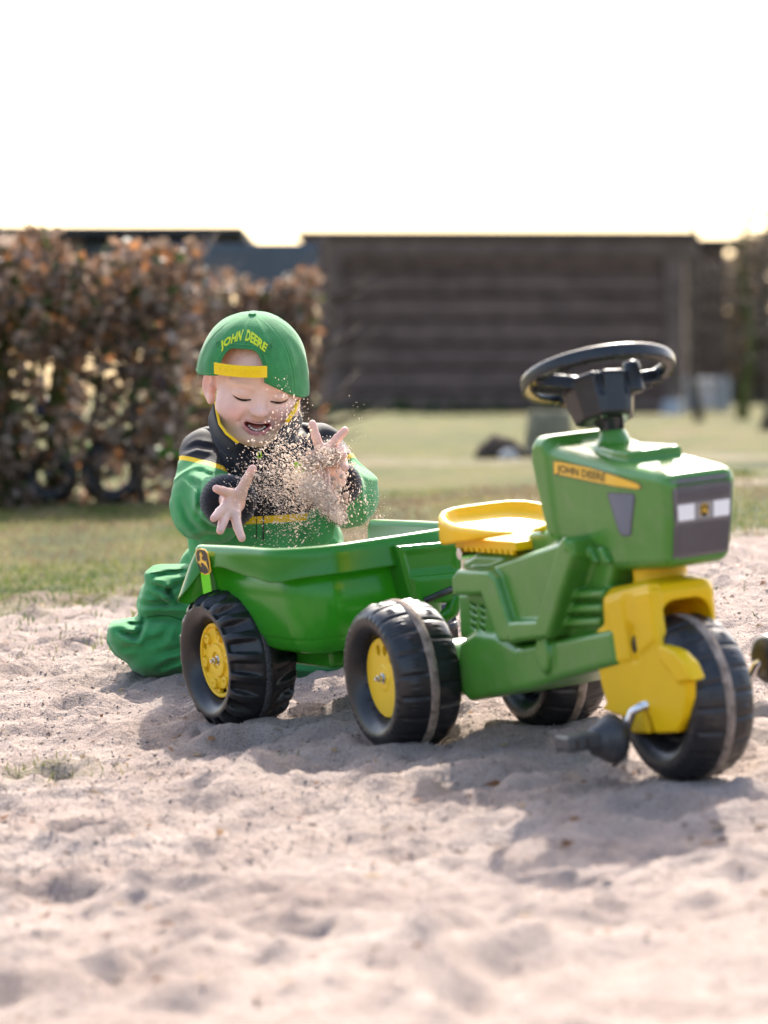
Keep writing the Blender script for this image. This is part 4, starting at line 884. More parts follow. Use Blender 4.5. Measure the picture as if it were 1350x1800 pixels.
c_.build('steering_column', M['black'], pt, bevel=.002)
q = TR.un(1062, 727, 1, -.018); b = MB(); b.tube([(q[0], -.024, q[2]), (q[0], -.015, q[2])], .0055, 12); b.build('column_bolt', M['chrome'], pt, bevel=.001)
G, lo, h = grid((-.125, -.125, -.072), (.125, .125, .024), .0024)
rr = np.sqrt(G[0]**2+G[1]**2)
rim = rint(np.abs(rr-.0975)-.0085, np.abs(G[2]-.002)-.0120, .007)
rim = smax(rim, -rint(np.abs(rr-.0975)-.0058, np.abs(G[2]+.012)-.008, .001), .002)        # hollow underside
spk = None
for a in (PI/2+.12, -PI/2-.12, PI):
    x_, y_ = G[0]*math.cos(a)+G[1]*math.sin(a), -G[0]*math.sin(a)+G[1]*math.cos(a)
    e = rint(np.maximum(np.abs(y_)-.014, np.abs(x_-.062)-.032), np.abs(G[2]+.008-.010*np.clip((x_-.03)/.06, 0, 1))-.006, .003)
    for sg in (-1, 1): e = smin(e, rint(np.maximum(np.abs(y_-sg*.014)-.0025, np.abs(x_-.062)-.032), np.abs(G[2]+.012-.010*np.clip((x_-.03)/.06, 0, 1))-.010, .002), .002)
    spk = e if spk is None else np.minimum(spk, e)
hubp = poly2(G[0][:, 0, 0][:, None], G[1][0, :, 0][None, :], [(.040, -.030), (.046, -.014), (.046, .014), (.040, .030), (.012, .047), (-.03, .047), (-.042, .02), (-.042, -.02), (-.03, -.047), (.012, -.047)])[:, :, None]
hb_ = rint(hubp+.20*(np.clip(-G[2], 0, 1)-.01), np.abs(G[2]+.034)-.030, .005)
hb_ = smax(hb_, -rint(np.maximum(np.abs(np.abs(G[1])-.020)-.0045, np.abs(G[0]-.045)-.008)+0*G[2], np.abs(G[2]+.02)-.016, .002), .003)
hb_ = smin(hb_, rint(np.sqrt((G[0]-.034)**2+(G[1]-.034)**2)-.012, np.abs(G[2]+.014)-.022, .004), .004)
D = smin(smin(rim, spk, .004), hb_, .004)
V, Q = nets(np.asarray(D), lo, h); V = V@Rst.T+SO
sw = fast_mesh('steering_wheel', V, Q, pt, [M['black']])
wheel(pt, 0, -.12, 0, 'block', spin=.05); wheel(pt, 0, .12, 0, 'block', spin=.9)
# ------------------------------------------------------------------ the child
DH = 6.93                                                              # distance of the head
kid = empty('person', tuple(at(430, 1180, 7.12)))
tag(kid, 'toddler kneeling behind the green trailer in backwards green cap, tossing sand with both hands', 'person')
def keepk(o): return rel(o, kid)
def Rx(a): c, s = math.cos(a), math.sin(a); return np.array([[1, 0, 0], [0, c, -s], [0, s, c]])
def Ry(a): c, s = math.cos(a), math.sin(a); return np.array([[c, 0, s], [0, 1, 0], [-s, 0, c]])
def Rz(a): c, s = math.cos(a), math.sin(a); return np.array([[c, -s, 0], [s, c, 0], [0, 0, 1]])
D2 = math.radians
# head axes: x to the right of the picture, y away, z up; face looks along -y
HR = Ry(D2(4.5))@Rz(D2(9))@Rx(D2(21))
HO = at(450, 673, DH)+np.array([0, .078, 0]); HS = 1.04
def hw(P): return (np.asarray(P, float)*HS)@HR.T+HO
G, lo, h = grid((-.095, -.105, -.150), (.095, .125, .105), .0017)
ax_ = np.abs(G[0])                                                     # mirrored features
GM = (ax_, G[1], G[2])
D = ell(G, (0, .024, .028), (.073, .089, .068))
D = smin(D, ell(G, (0, -.012, -.026), (.0635, .056, .058)), .025)
D = smin(D, ell(GM, (.035, -.037, -.034), (.031, .029, .029)), .020)
D = smin(D, ell(G, (0, -.046, -.074), (.023, .020, .016)), .018)
D = smin(D, ell(G, (0, -.030, -.070), (.040, .030, .020)), .02)
D = smax(D, -ell(GM, (.031, -.084, .002), (.016, .014, .010)), .014)
D = smin(D, ell(GM, (.029, -.053, .019), (.018, .010, .007)), .014)
D = smin(D, cap(G, (0, -.062, .006), (0, -.0735, -.018), .0055, .0085), .010)
D = smin(D, ell(G, (0, -.0790, -.0215), (.0108, .0092, .0088)), .006)
D = smin(D, ell(GM, (.0115, -.0705, -.0245), (.0064, .0078, .0058)), .0040)
D = smax(D, -ell(GM, (.0052, -.0775, -.0300), (.0034, .0050, .0022)), .002)
D = smin(D, ell(GM, (.0305, -.0555, .0025), (.0150, .0118, .0105)), .0035)           # lids
# smile: cheek creases, open mouth, lips
D = smax(D, -cap(GM, (.0185, -.072, -.028), (.0290, -.063, -.044), .0006, .0010), .012)
D = smax(D, -np.maximum(ell(G, (0, -.066, -.0500), (.0245, .026, .0106)), G[2]+.0441-.0035*(G[0]/.024)**2), .002)
arcu = [(-.0278, -.0590, -.0378), (-.015, -.0685, -.0415), (-.005, -.0712, -.0426), (0, -.0712, -.0430), (.005, -.0712, -.0426), (.015, -.0685, -.0415), (.0278, -.0590, -.0378)]
arcl = [(-.0278, -.0590, -.0378), (-.0218, -.0645, -.0525), (-.0105, -.0675, -.0605), (0, -.0685, -.0622), (.0105, -.0675, -.0605), (.0218, -.0645, -.0505), (.0278, -.0590, -.0378)]
lu = ll = None
for i in range(6):
    e = cap(G, arcu[i], arcu[i+1], .0017, .0017); lu = e if lu is None else np.minimum(lu, e)
    e = cap(G, arcl[i], arcl[i+1], .0032, .0032); ll = e if ll is None else np.minimum(ll, e)
D = smin(D, lu, .003); D = smin(D, ll, .0035)
# ears
for sx in (-1, 1):
    ER = Rz(sx*-.55)@Rx(-.12); c = (sx*.076, .024, -.020); e = ell(G, c, (.0065, .0165, .0255) if sx < 0 else (.003, .012, .018), ER)
    e = smax(e, -ell(G, (sx*.0815, .021, -.016), (.0055, .0095, .0165), ER), .004); e = smin(e, ell(G, (sx*.0745, .012, -.021), (.005, .005, .007)), .004)
    e = smin(e, ell(G, (sx*.072, .014, -.040), (.0055, .008, .0080)), .006); D = smin(D, e, .004)
D = smin(D, cap(G, (0, .022, -.055), (0, .046, -.150), .044, .048), .02)
V, Q = nets(np.asarray(D), lo, h)
x, y, z = V.T; axx = np.abs(x)
base = np.tile(np.array([.76, .50, .40]), (len(V), 1)); 
def blend(col, w): 
    global base
    w = np.clip(w, 0, 1)[:, None]; base = base*(1-w)+np.array(col)*w
blend((.78, .40, .34), .75*np.exp(-((axx-.038)/.018)**2-((z+.032)/.018)**2)*(y < -.02))
blend((.72, .36, .30), .6*np.exp(-((axx-.078)/.014)**2-((z+.01)/.035)**2))
blend((.74, .44, .38), .45*np.exp(-(x/.012)**2-((z+.022)/.010)**2)*(y < -.06))
blend((.66, .42, .37), .3*np.exp(-((axx-.0305)/.014)**2-((z-.004)/.009)**2)*(y < -.03))
def dpath(path):
    d = np.full(len(V), 9.)
    for a, b in zip(path[:-1], path[1:]):
        a, b = np.array(a), np.array(b); t = np.clip(((V-a)@(b-a))/((b-a)@(b-a)), 0, 1); d = np.minimum(d, np.linalg.norm(V-a-t[:, None]*(b-a), axis=1))
    return d
blend((.50, .17, .165), np.clip((.0036-dpath(arcu))/.0018, 0, 1)*.55*np.clip((.027-axx)/.008, 0, 1)); blend((.53, .175, .18), np.clip((.0052-dpath(arcl))/.0018, 0, 1)*.9*np.clip((.0275-axx)/.006, 0, 1))
cav = (np.sqrt((x/.0250)**2+((z+.0500)/.0112)**2) < 1) & (z < -.0438+.0035*(x/.024)**2) & (y > -.0665) & (y < -.03); blend((.26, .05, .05), cav*1.)
blend((.50, .31, .21), .6*np.exp(-((axx-.031)/.0150)**2-((z-.0235-.10*(.031-axx)*(axx > .031)+.0*axx)/.0032)**2)*(y < -.03))
# hair of the fringe and temples seen in the cap's opening
hairw = np.clip((z-.060)/.012, 0, 1)*.35; blend((.50, .34, .25), hairw)
HV, HQ, HC = hw(V), Q, base.copy()

# hands: palm and five fingers each
def hand(wrist, palm, fingers, thumb, r=.0082, hh=.0013, thick=.011, kn=None):
    """points are (px, py, distance); fingers lists of three"""
    W = lambda p: at(*p)
    pts = [W(wrist), W(palm)]+[W(p) for f in fingers+[thumb] for p in f]; P = np.array(pts); G, lo, h = grid(P.min(0)-.03, P.max(0)+.03, hh)
    D = cap(G, W(wrist), W(palm), .0185, .0165); K = [W(f[0]) for f in fingers]
    for f in fingers: D = smin(D, cap(G, W(palm), W(f[0]), .0135, .0095), .006)
    for a, b in zip(K[:-1], K[1:]): D = smin(D, cap(G, a, b, .0088, .0088), .004)
    fd = None
    for f in fingers:
        a, b, c = [W(p) for p in f]; e = smin(cap(G, a, b, r*1.04, r*.96), cap(G, b, c, r*.96, r*.78), .0015); D = smin(D, e, .0028)
    a, b, c = [W(p) for p in thumb]; D = smin(D, cap(G, W(palm), a, .015, .0115), .006); D = smin(D, smin(cap(G, a, b, r*1.2, r*1.05), cap(G, b, c, r*1.05, r*.85), .002), .005)
    V, Q = nets(np.asarray(D), lo, h); tips = np.array([W(f[2]) for f in fingers+[thumb]]); dt = np.min(np.linalg.norm(V[:, None]-tips[None], axis=2), axis=1)
    c = np.tile(np.array([.74, .48, .39]), (len(V), 1)); w = np.clip(1-dt/.022, 0, 1)[:, None]*.55; c = c*(1-w)+np.array([.74, .37, .31])*w
    return V, Q, c
# his right hand (left in the picture): thumb up, fingers spread down and towards the camera
RH = hand((404, 878, 6.83), (412, 884, 6.765), [[(404, 868, 6.74), (391, 863, 6.715), (380, 859, 6.695)], [(398, 889, 6.725), (386, 900, 6.70), (376, 911, 6.68)], [(399, 900, 6.72), (392, 918, 6.695), (387, 933, 6.675)], [(413, 906, 6.725), (418, 927, 6.70), (425, 946, 6.68)]], [(422, 868, 6.755), (433, 845, 6.74), (444, 824, 6.725)])
LH = hand((590, 842, 6.86), (576, 812, 6.80), [[(563, 790, 6.78), (555, 768, 6.77), (549, 745, 6.765)], [(580, 788, 6.775), (593, 771, 6.765), (606, 757, 6.76)], [(590, 800, 6.775), (600, 790, 6.75), (604, 800, 6.735)], [(592, 815, 6.78), (603, 812, 6.755), (606, 822, 6.74)]], [(568, 828, 6.785), (572, 845, 6.765), (579, 860, 6.75)])
# neck and trunk under the clothes, joined to the same skin mesh
hips, chest = at(462, 985, 7.16), at(462, 830, 7.10)
G, lo, h = grid(at(300, 1010, 7.16)-np.array([0, .14, .03]), at(650, 735, 7.16)+np.array([0, .14, .03]), .006)
shL, shR, elL, elR, wrL, wrR = at(362, 800, 7.10), at(560, 792, 7.10), at(356, 888, 6.99), at(618, 878, 6.99), at(404, 878, 6.83), at(590, 842, 6.86)
D = cap(G, hips, chest, .075, .07); D = smin(D, cap(G, chest, hw((0, .046, -.14)), .06, .045), .03)
for a, b, c in ((shL, elL, wrL), (shR, elR, wrR)): D = smin(D, cap(G, chest, a, .05, .035), .03); D = smin(D, cap(G, a, b, .030, .026), .02); D = smin(D, cap(G, b, c, .025, .018), .015)
TV, TQ = nets(np.asarray(D), lo, h)
AV, AQ, AC = [], [], []; off = 0
for v_, q_, c_ in ((HV, HQ, HC), RH, LH, (TV, TQ, np.tile(np.array([.66, .42, .35]), (len(TV), 1)))):
    AV.append(v_); AQ.append(q_+off); AC.append(c_); off += len(v_)
body = fast_mesh('body', np.concatenate(AV), np.concatenate(AQ), None, [M['skin']]); vcol(body, np.concatenate(AC)); keepk(body)
# teeth, tongue, lashes, brows, hair
def tooth(c, d, name, m): b = MB(); b.box((0, 0, 0), d); o = mesh(name, [hw(np.array(v)+np.array(c)) for v in b.V], b.F, body, [m]); bevel_mod(o, .0011*1, 2); return o
for k in range(8):
    a = (k-3.5)*.175; tooth((.0195*math.sin(a)*1.12, -.0465-.0165*math.cos(a), -.0582+.0052*(abs(k-3.5)/3.5)**2), (.0042, .0024, .0034), 'tooth', M['teeth'])
V, Fc = [], []
for i in range(9):
    for j in range(16):
        a, b_ = PI*i/8, 2*PI*j/16; V.append(hw((.0165*math.sin(a)*math.cos(b_), -.047+.015*math.cos(a), -.0560+.0036*math.sin(a)*math.sin(b_))))
mesh('tongue', V, [(i*16+j, i*16+(j+1) % 16, (i+1)*16+(j+1) % 16, (i+1)*16+j) for i in range(8) for j in range(16)], body, [M['tongue']])
bpy.context.view_layer.update()
BB = BVHTree.FromPolygons([Vector(v) for v in HV], [tuple(int(i) for i in q) for q in HQ])
def on_face(x, z, lift=0.):
    o, d = Vector(hw((x, -.2, z))), Vector(HR@np.array([0, 1., 0])); hit = BB.ray_cast(o, d)[0]; return np.array(hit)-np.array(d)*lift
for s_, nm in ((-1, 0), (1, 1)):
    b = MB(); pts = [on_face(s_*.0305+t*.0145, -.0030-.0038*(1-t*t)+.0012*s_*t, .0003) for t in np.linspace(-1, 1, 9)]; b.tube(pts, [.0005, .0012, .0017, .0020, .0020, .0020, .0017, .0012, .0005], 6)
    for k in range(15):
        t = -.95+1.9*k/14; p = on_face(s_*.0305+t*.0145, -.0031-.0038*(1-t*t)+.0012*s_*t, .0004); q = p+HR@np.array([(t*.0014+s_*.0005), -.0020, -.0022+.0008*abs(t)])*HS; b.tube([p, p*.5+q*.5+HR@np.array([0, -.0006, -.0006]), q], [.0006, .00045, .00016], 4)
    b.build('eyelash', M['lash'], body)
b = MB(); r = random.Random(9)
for k in range(14):
    x0 = r.uniform(-.045, .045); p = on_face(x0, .070+r.uniform(-.004, .012), .0006); q = on_face(np.clip(x0+r.uniform(-.006, .006)-.004, -.05, .05), .057+r.uniform(-.003, .006)-.0*x0, .0008); b.tube([p, p*.5+q*.5+HR@np.array([0, -.0008, 0]), q], [.00018, .00018, .0001], 4)
b.build('hair', M['hair'], body)

# ------------------------------------------------------------------ cap, worn back to front
capo = empty('cap'); rel(capo, kid)
CR = HR@Rz(D2(-17))@Ry(D2(-7)); CO = HO+HR@np.array([-.008, .020, .0135])*HS
RXc, RYc, ZT = .0915, .104, .097
def capz0(a):
    s = math.sin(min(abs(a), PI/2))**2; return .0245-.0425*s-.0175*math.sin(a)*abs(math.sin(a))     # bottom edge, a = 0 at the face
def capsurf(a, z):
    z0 = -.03; t = np.clip((z-z0)/(ZT-z0), 0, 1); k = (1-t**2.75)**(1/2.05) if t < 1 else 0.
    rx, ry = RXc*(1+.03*(1-t)), RYc*(1+.02*(1-t))
    w = .0042*fbm(np.array([[a*2.6, z*12, 1.3]]), 2, 5)[0]+.0010*fbm(np.array([[a*7, z*40, 4]]), 2, 6)[0]
    w -= .0010*sum(math.exp(-(((a-s+PI) % (2*PI)-PI)/.018)**2) for s in (0, PI/3, 2*PI/3, PI, -PI/3, -2*PI/3))*min(1, k*2)
    w += .0022*math.exp(-(((abs(a)-.62))/.14)**2)*math.exp(-((t-.72)/.2)**2)
    return np.array([math.sin(a)*(rx*k+w), -math.cos(a)*(ry*k+w), z])
def cw(P): return (np.asarray(P, float)*HS)@CR.T+CO
OPW, OPH = .455, .040                                                   # half width (angle) and height of the opening above the strap line
def openz(a):
    u = abs(a)/OPW; return None if u >= 1 else capz0(0)+.0005+OPH*(1-u**4.5)**.42
NA, NZ = 216, 44; V = []; Fc = []
for i in range(NA):
    a = -PI+2*PI*i/NA; zb = capz0(a); oz = openz(a); zb = max(zb, oz) if oz else zb
    for j in range(NZ+1):
        t = j/NZ; V.append(cw(capsurf(a, zb+(ZT-.0002-zb)*math.sin(t*PI/2)**1.0)))
# opening sides: keep columns of the lower band out by starting them at the opening's edge
for i in range(NA):
    for j in range(NZ): Fc.append((i*(NZ+1)+j, ((i+1) % NA)*(NZ+1)+j, ((i+1) % NA)*(NZ+1)+j+1, i*(NZ+1)+j+1))
crown = mesh('crown', V, Fc, None, [M['capgreen'], M['capyellow']]); sm = crown.modifiers.new('t', 'SOLIDIFY'); sm.thickness = .0026; sm.offset = -1; sm.material_offset = 1; sm.material_offset_rim = 0; rel(crown, capo)
b = MB(); b.tube([cw((0, 0, ZT-.002)), cw((0, 0, ZT+.003))], [.008, .006], 16); rel(b.build('top_button', M['capgreen'], None, bevel=.0012), capo)
# rolled edge of the opening, rows of stitching
def captube(name, pts, r_, m, lift=.0012): b = MB(); b.tube([cw(capsurf(a, z)*np.array([1+lift/.09, 1+lift/.1, 1])) for a, z in pts], r_, 6); return rel(b.build(name, m, None), crown)
ed = [(-OPW*.999, capz0(-OPW)+.0005)]+[(OPW*math.sin(q)*.999, openz(OPW*math.sin(q)*.999)) for q in np.linspace(-PI/2, PI/2, 41)]+[(OPW*.999, capz0(OPW)+.0005)]
captube('opening_hem', ed, .0013, M['capgreen'], .0006)
def dashes(name, pts, m, dash=2, r_=.00035, lift=.0016):
    b = MB(); P = [cw(capsurf(a, z)*np.array([1+lift/.09, 1+lift/.1, 1])) for a, z in pts]
    for i in range(0, len(P)-1, 2): b.tube([P[i], P[i+1]], r_, 4)
    return rel(b.build(name, m, None, False), crown)
dashes('stitching', [(a*1.16, z+.0055) for a, z in [(OPW*math.sin(q), openz(OPW*math.sin(q)*.999)) for q in np.linspace(-PI/2*.97, PI/2*.97, 90)]], M['stitch'])
for da in (-.022, .022): dashes('stitching', [(da, z) for z in np.linspace(.070, .0955, 36)], M['stitch'])
for s0 in (PI/3, -PI/3):
    for da in (-.03, .03): dashes('stitching', [(s0+da, z) for z in np.linspace(.0, .082, 70)], M['stitch'])
dashes('stitching', [(a, capz0(a)+.004) for a in np.linspace(-1.35, -.6, 60)], M['stitch']); dashes('stitching', [(a, capz0(a)+.004) for a in np.linspace(.6, 1.35, 60)], M['stitch'])
for sg in (-1, 1):
    ey = [(sg*.66+.045*math.cos(q), .066+.0042*math.sin(q)) for q in np.linspace(0, 2*PI, 17)]; captube('eyelet', ey, .0008, M['capgreen'], .0014)
# snap strap with its row of pegs
V = []; Fc = []; n = 40
for i in range(n+1):
    a = -OPW*1.06+2.12*OPW*i/n
    for k, (dz, li) in enumerate(((.0008, .0006), (.0008, .0022), (.0205, .0022), (.0205, .0006))):
        z = capz0(0)+dz-.0015+.0016*(1-(a/OPW)**2); p = capsurf(a, z); q = np.array([math.sin(a)*(RXc*1.03)*.985, -math.cos(a)*RYc*1.02*.985, z]); q = q*np.array([1+li/.09, 1+li/.1, 1]); V.append(cw(q))
for i in range(n): 
    for k in range(4): Fc.append((i*4+k, i*4+(k+1) % 4, (i+1)*4+(k+1) % 4, (i+1)*4+k))
Fc += [(0, 1, 2, 3), (n*4+3, n*4+2, n*4+1, n*4)]
strap = rel(mesh('snap_strap', V, Fc, None, [M['strap']], False), capo)
for k in range(7):
    a = -.37+.118*k; z = capz0(0)+.0105; q = np.array([math.sin(a)*RXc*1.03*.985, -math.cos(a)*RYc*1.02*.985, z]); nn_ = np.array([math.sin(a), -math.cos(a), 0]); V, Fc = lathe([(0, .0036), (.0008, .0036), (.0012, .0030), (.0012, .0022), (.0006, .0018), (.0006, 0)], 18, 'z')
    B_ = np.stack([np.array([math.cos(a), math.sin(a), 0]), np.array([0, 0, 1.]), nn_], 1); rel(mesh('snap_hole', cw((V@B_.T)+q+nn_*.0022), Fc, None, [M['strap']]), strap)
# bill hanging behind, edge seen on both sides
V = []; n, m_ = 30, 8
for i in range(n+1):
    a = PI-.80+1.6*i/n
    for j in range(m_+1):
        t = j/m_; L = .075*math.cos((a-PI)/.80*PI/2*.92)**.55; p = capsurf(a, capz0(a)+.004); V.append(cw(p+np.array([math.sin(a)*.2*L*t, L*t*.75, -L*t*(.62)-.014*((a-PI)/.8)**2*t])))
bill = mesh('bill', V, [(i*(m_+1)+j, (i+1)*(m_+1)+j, (i+1)*(m_+1)+j+1, i*(m_+1)+j+1) for i in range(n) for j in range(m_)], None, [M['capgreen'], M['capyellow']]); sm = bill.modifiers.new('t', 'SOLIDIFY'); sm.thickness = .004; sm.material_offset = 1; rel(bill, capo)
# arched embroidery
def cap_text(a, b):
    Ra = .060; q = a/Ra; xx, zz = (Ra+b)*math.sin(q), (Ra+b)*math.cos(q)-Ra
    ang = xx/.082; z = .0760+zz*.93; p = capsurf(ang, z); return cw(p*np.array([1+.0020/.09, 1+.0020/.1, 1]))
t_ = text_on('embroidered_lettering', 'JOHN  DEERE', .0175, cap_text, M['capthread'], None, .0006, 0, (.86, 1.0)); rel(t_, crown); sm = t_.modifiers.new('t', 'SOLIDIFY'); sm.thickness = .0009

# ------------------------------------------------------------------ jacket
def folds(G, s, sc=(9, 9, 9), amp=.004, o=3):
    X = np.stack(np.broadcast_arrays(G[0]*sc[0], G[1]*sc[1], G[2]*sc[2]), -1); return amp*fbm(X, o, s)
def creases(G, s, sc, amp, w=.16):
    X = np.stack(np.broadcast_arrays(G[0]*sc[0], G[1]*sc[1], G[2]*sc[2]), -1); X = X+.5*fbm(X*.6, 2, s+5)[..., None]; n = np.clip(1-np.abs(fbm(X, 2, s))/w, 0, 1); return -amp*n*n*(3-2*n)
def fold_lines(G, y_ref, lines, y_max):
    """folds of the cloth: a groove with a soft ridge on either side, on the half that faces the front"""
    gx_, gz_ = G[0][:, 0, :], G[2][0, 0, :][None, :]; tot = np.zeros(np.broadcast(gx_, gz_).shape)
    for pts, dep, w in lines:
        d = np.full(tot.shape, 9.); P = [at(x, y, y_ref)[[0, 2]] for x, y in pts]; n = len(P)-1; env = np.zeros(tot.shape)
        for i_, (a, b) in enumerate(zip(P[:-1], P[1:])):
            e = b-a; t = np.clip(((gx_-a[0])*e[0]+(gz_-a[1])*e[1])/(e@e), 0, 1); q = np.hypot(gx_-a[0]-t*e[0], gz_-a[1]-t*e[1]); m = q < d; d = np.where(m, q, d); env = np.where(m, (i_+t)/n, env)
        k = np.sin(np.clip(env, .02, .98)*PI)**.5; tot += dep*k*(np.exp(-(d/w)**2)-.5*np.exp(-((d-2.1*w)/(1.1*w))**2))
    return tot[:, None, :]*np.clip((y_max-G[1])/.03, 0, 1)
lo_, hi_ = at(335, 1010, 7.12)-np.array([.05, .17, 0]), at(625, 735, 7.12)+np.array([.05, .17, .02])
G, lo, h = grid(lo_, hi_, .0046)
c0 = at(466, 900, 7.11); D = ell(G, c0, (.115, .088, .15)); D = smin(D, ell(G, at(470, 985, 7.12), (.118, .095, .075)), .05)
D = smin(D, cap(G, at(372, 797, 7.10), at(562, 790, 7.10), .046, .044), .035)
D = smin(D, ell(G, at(462, 820, 7.05), (.075, .060, .055)), .03)
D = D+folds(G, 61, (10, 10, 7), .012, 2)+creases(G, 62, (7, 7, 13), .003)+fold_lines(G, 7.03, [([(345, 757), (372, 764), (392, 780), (400, 805)], .006, .004), ([(330, 780), (356, 779), (384, 788)], .005, .004), ([(402, 790), (412, 820), (408, 850)], .005, .005), ([(440, 800), (432, 840), (444, 880)], .003, .005), ([(520, 745), (545, 762), (560, 790)], .005, .004), ([(500, 860), (520, 880), (522, 900)], .003, .005), ([(380, 935), (410, 930), (450, 940)], .004, .005), ([(500, 930), (530, 938), (560, 930)], .004, .005)], 7.10)
top_cut = ell(G, hw((0, .030, -.100)), (.050, .055, .05)); D = smax(D, -top_cut, .008)
V, Q = nets(np.asarray(D), lo, h); ctr = V[Q].mean(1)
zb0, zb1 = at(460, 921, 7.0)[2], at(460, 908, 7.0)[2]
tilt = (ctr[:, 0]-at(460, 900, 7)[0])*.06
jk = fast_mesh('jacket', V, Q, None, [M['navy'], M['piping'], M['jgreen']]); mi = np.where(ctr[:, 2]-tilt > zb1, 0, np.where(ctr[:, 2]-tilt > zb0, 1, 2)).astype(np.int32); jk.data.polygons.foreach_set('material_index', mi); keepk(jk)
def cut_colours(o, planes, mats_idx):
    bm = bmesh.new(); bm.from_mesh(o.data)
    for p_, n_ in planes: bmesh.ops.bisect_plane(bm, geom=bm.verts[:]+bm.edges[:]+bm.faces[:], plane_co=Vector(p_), plane_no=Vector(n_), dist=1e-6)
    for f in bm.faces:
        c_ = f.calc_center_median(); k = sum(1 for p_, n_ in planes if (c_-Vector(p_)).dot(Vector(n_)) < 0); f.material_index = mats_idx[k]; f.smooth = True
    bm.to_mesh(o.data); bm.free()
cut_colours(jk, [((at(460, 900, 7)[0], 7, zb1), (-.06, 0, 1)), ((at(460, 900, 7)[0], 7, zb0), (-.06, 0, 1))], [0, 1, 2])
def sleeve(sh, el, wr, r, seed, cut_p, cut_n, bag):
    P = np.array([sh, el, wr]); G, lo, h = grid(P.min(0)-.075, P.max(0)+.075, .0036)
    D = smin(cap(G, sh, el, r*1.02, r), cap(G, el, wr, r*1.0, r*.80), .03)
    if bag is not None: D = smin(D, ell(G, bag[0], bag[1]), .03)
    D = D+folds(G, seed, (13, 13, 13), .012, 2)+creases(G, seed+1, (11, 11, 17), .003)+fold_lines(G, 6.96, [([(318, 792), (342, 783), (372, 788)], .006, .004), ([(330, 842), (352, 852), (358, 880), (350, 905)], .006, .0045), ([(318, 880), (330, 912), (352, 935)], .006, .0045), ([(346, 826), (372, 836), (392, 832)], .004, .004), ([(340, 950), (368, 938), (396, 942)], .005, .0045), ([(352, 905), (372, 925), (400, 930)], .004, .004), ([(606, 812), (622, 836), (628, 868)], .006, .0045), ([(598, 890), (620, 884), (640, 868)], .005, .004), ([(588, 800), (606, 806), (620, 822)], .004, .004)], 7.06)
    wd = (wr-el)/np.linalg.norm(wr-el); D = smax(D, (G[0]-wr[0])*wd[0]+(G[1]-wr[1])*wd[1]+(G[2]-wr[2])*wd[2]+.012, .008)
    V, Q = nets(np.asarray(D), lo, h); c = V[Q].mean(1); s_ = (c-cut_p)@cut_n; o = fast_mesh('sleeve', V, Q, None, [M['navy'], M['piping'], M['jgreen']]); o.data.polygons.foreach_set('material_index', np.where(s_ > .0045, 0, np.where(s_ > -.0045, 1, 2)).astype(np.int32))
    cut_colours(o, [(cut_p+cut_n*.0042, cut_n), (cut_p-cut_n*.0042, cut_n)], [0, 1, 2]); o.parent = jk; return o, V, Q
def cuff(wr, el, r, parent):
    d = (wr-el)/np.linalg.norm(wr-el); a = np.cross(d, [0, 0, 1.]); a /= np.linalg.norm(a); b_ = np.cross(a, d); V = []; n = 120; prof = [(-.030, r*.94), (-.022, r*1.02), (-.008, r*1.04), (.004, r*1.0), (.013, r*.90), (.019, r*.72), (.020, r*.52), (.014, r*.34)]
    for k in range(n):
        q = 2*PI*k/n; rb = 1+.022*math.cos(q*40)+.03*math.sin(q*2+1)
        for w_, rr_ in prof: V.append(wr+d*(w_+.004*math.sin(q*3))+(a*math.cos(q)+b_*math.sin(q))*rr_*rb)
    m_ = len(prof); o = mesh('cuff', V, [(k*m_+j, k*m_+j+1, ((k+1) % n)*m_+j+1, ((k+1) % n)*m_+j) for k in range(n) for j in range(m_-1)], None, [M['rib']]); o.parent = parent; return o
cp = at(368, 819, 7.04); cn = np.array([.28, .1, .95]); cn /= np.linalg.norm(cn)
slL, sv, sq = sleeve(at(360, 806, 7.09), at(360, 880, 6.985), at(400, 884, 6.86), .047, 71, cp, cn, (at(372, 912, 6.97), (.050, .045, .040)))
cpr = at(600, 812, 7.04); cnr = np.array([-.45, .1, .88]); cnr /= np.linalg.norm(cnr)
slR, _, _ = sleeve(at(570, 800, 7.09), at(616, 868, 6.99), at(598, 856, 6.89), .040, 81, cpr, cnr, (at(622, 878, 6.99), (.032, .045, .034)))
cuff(at(404, 881, 6.855), at(372, 884, 6.985), .0445, slL); cuff(at(594, 848, 6.885), at(612, 864, 6.99), .036, slR)
# collar with yellow edge, zip, pull, lime print
def px3(pts): return [at(*p) for p in pts]
ce = [(379, 706, 6.995), (381, 722, 6.975), (386, 745, 6.945), (398, 762, 6.92), (418, 778, 6.90)]
cr = [(523, 706, 6.99), (517, 722, 6.965), (505, 740, 6.93), (490, 765, 6.90), (474, 786, 6.895)]
for pts, out in ((ce, -1), (cr, 1)):
    b = MB(); b.tube(px3(pts if out < 0 else pts[:3]), .0024 if out < 0 else .0040, 8); o = b.build('collar_piping', M['piping'], None); o.parent = jk
    V = []; P = px3(pts); n = 6
    for i, p in enumerate(P):
        for k in range(n+1):
            t = k/n; V.append(p+np.array([out*(.011*t), .010*math.sin(t*PI)+.018*t+.004, -.030*t-.001]))
    o = mesh('collar', V, [(i*(n+1)+k, (i+1)*(n+1)+k, (i+1)*(n+1)+k+1, i*(n+1)+k+1) for i in range(len(P)-1) for k in range(n)], None, [M['navy']]); s2 = o.modifiers.new('t', 'SOLIDIFY'); s2.thickness = .006; ss = o.modifiers.new('s', 'SUBSURF'); ss.levels = ss.render_levels = 2; o.parent = jk
JB = BVHTree.FromPolygons([Vector(v) for v in V] if False else [v.co[:] for v in jk.data.vertices], [p.vertices[:] for p in jk.data.polygons])
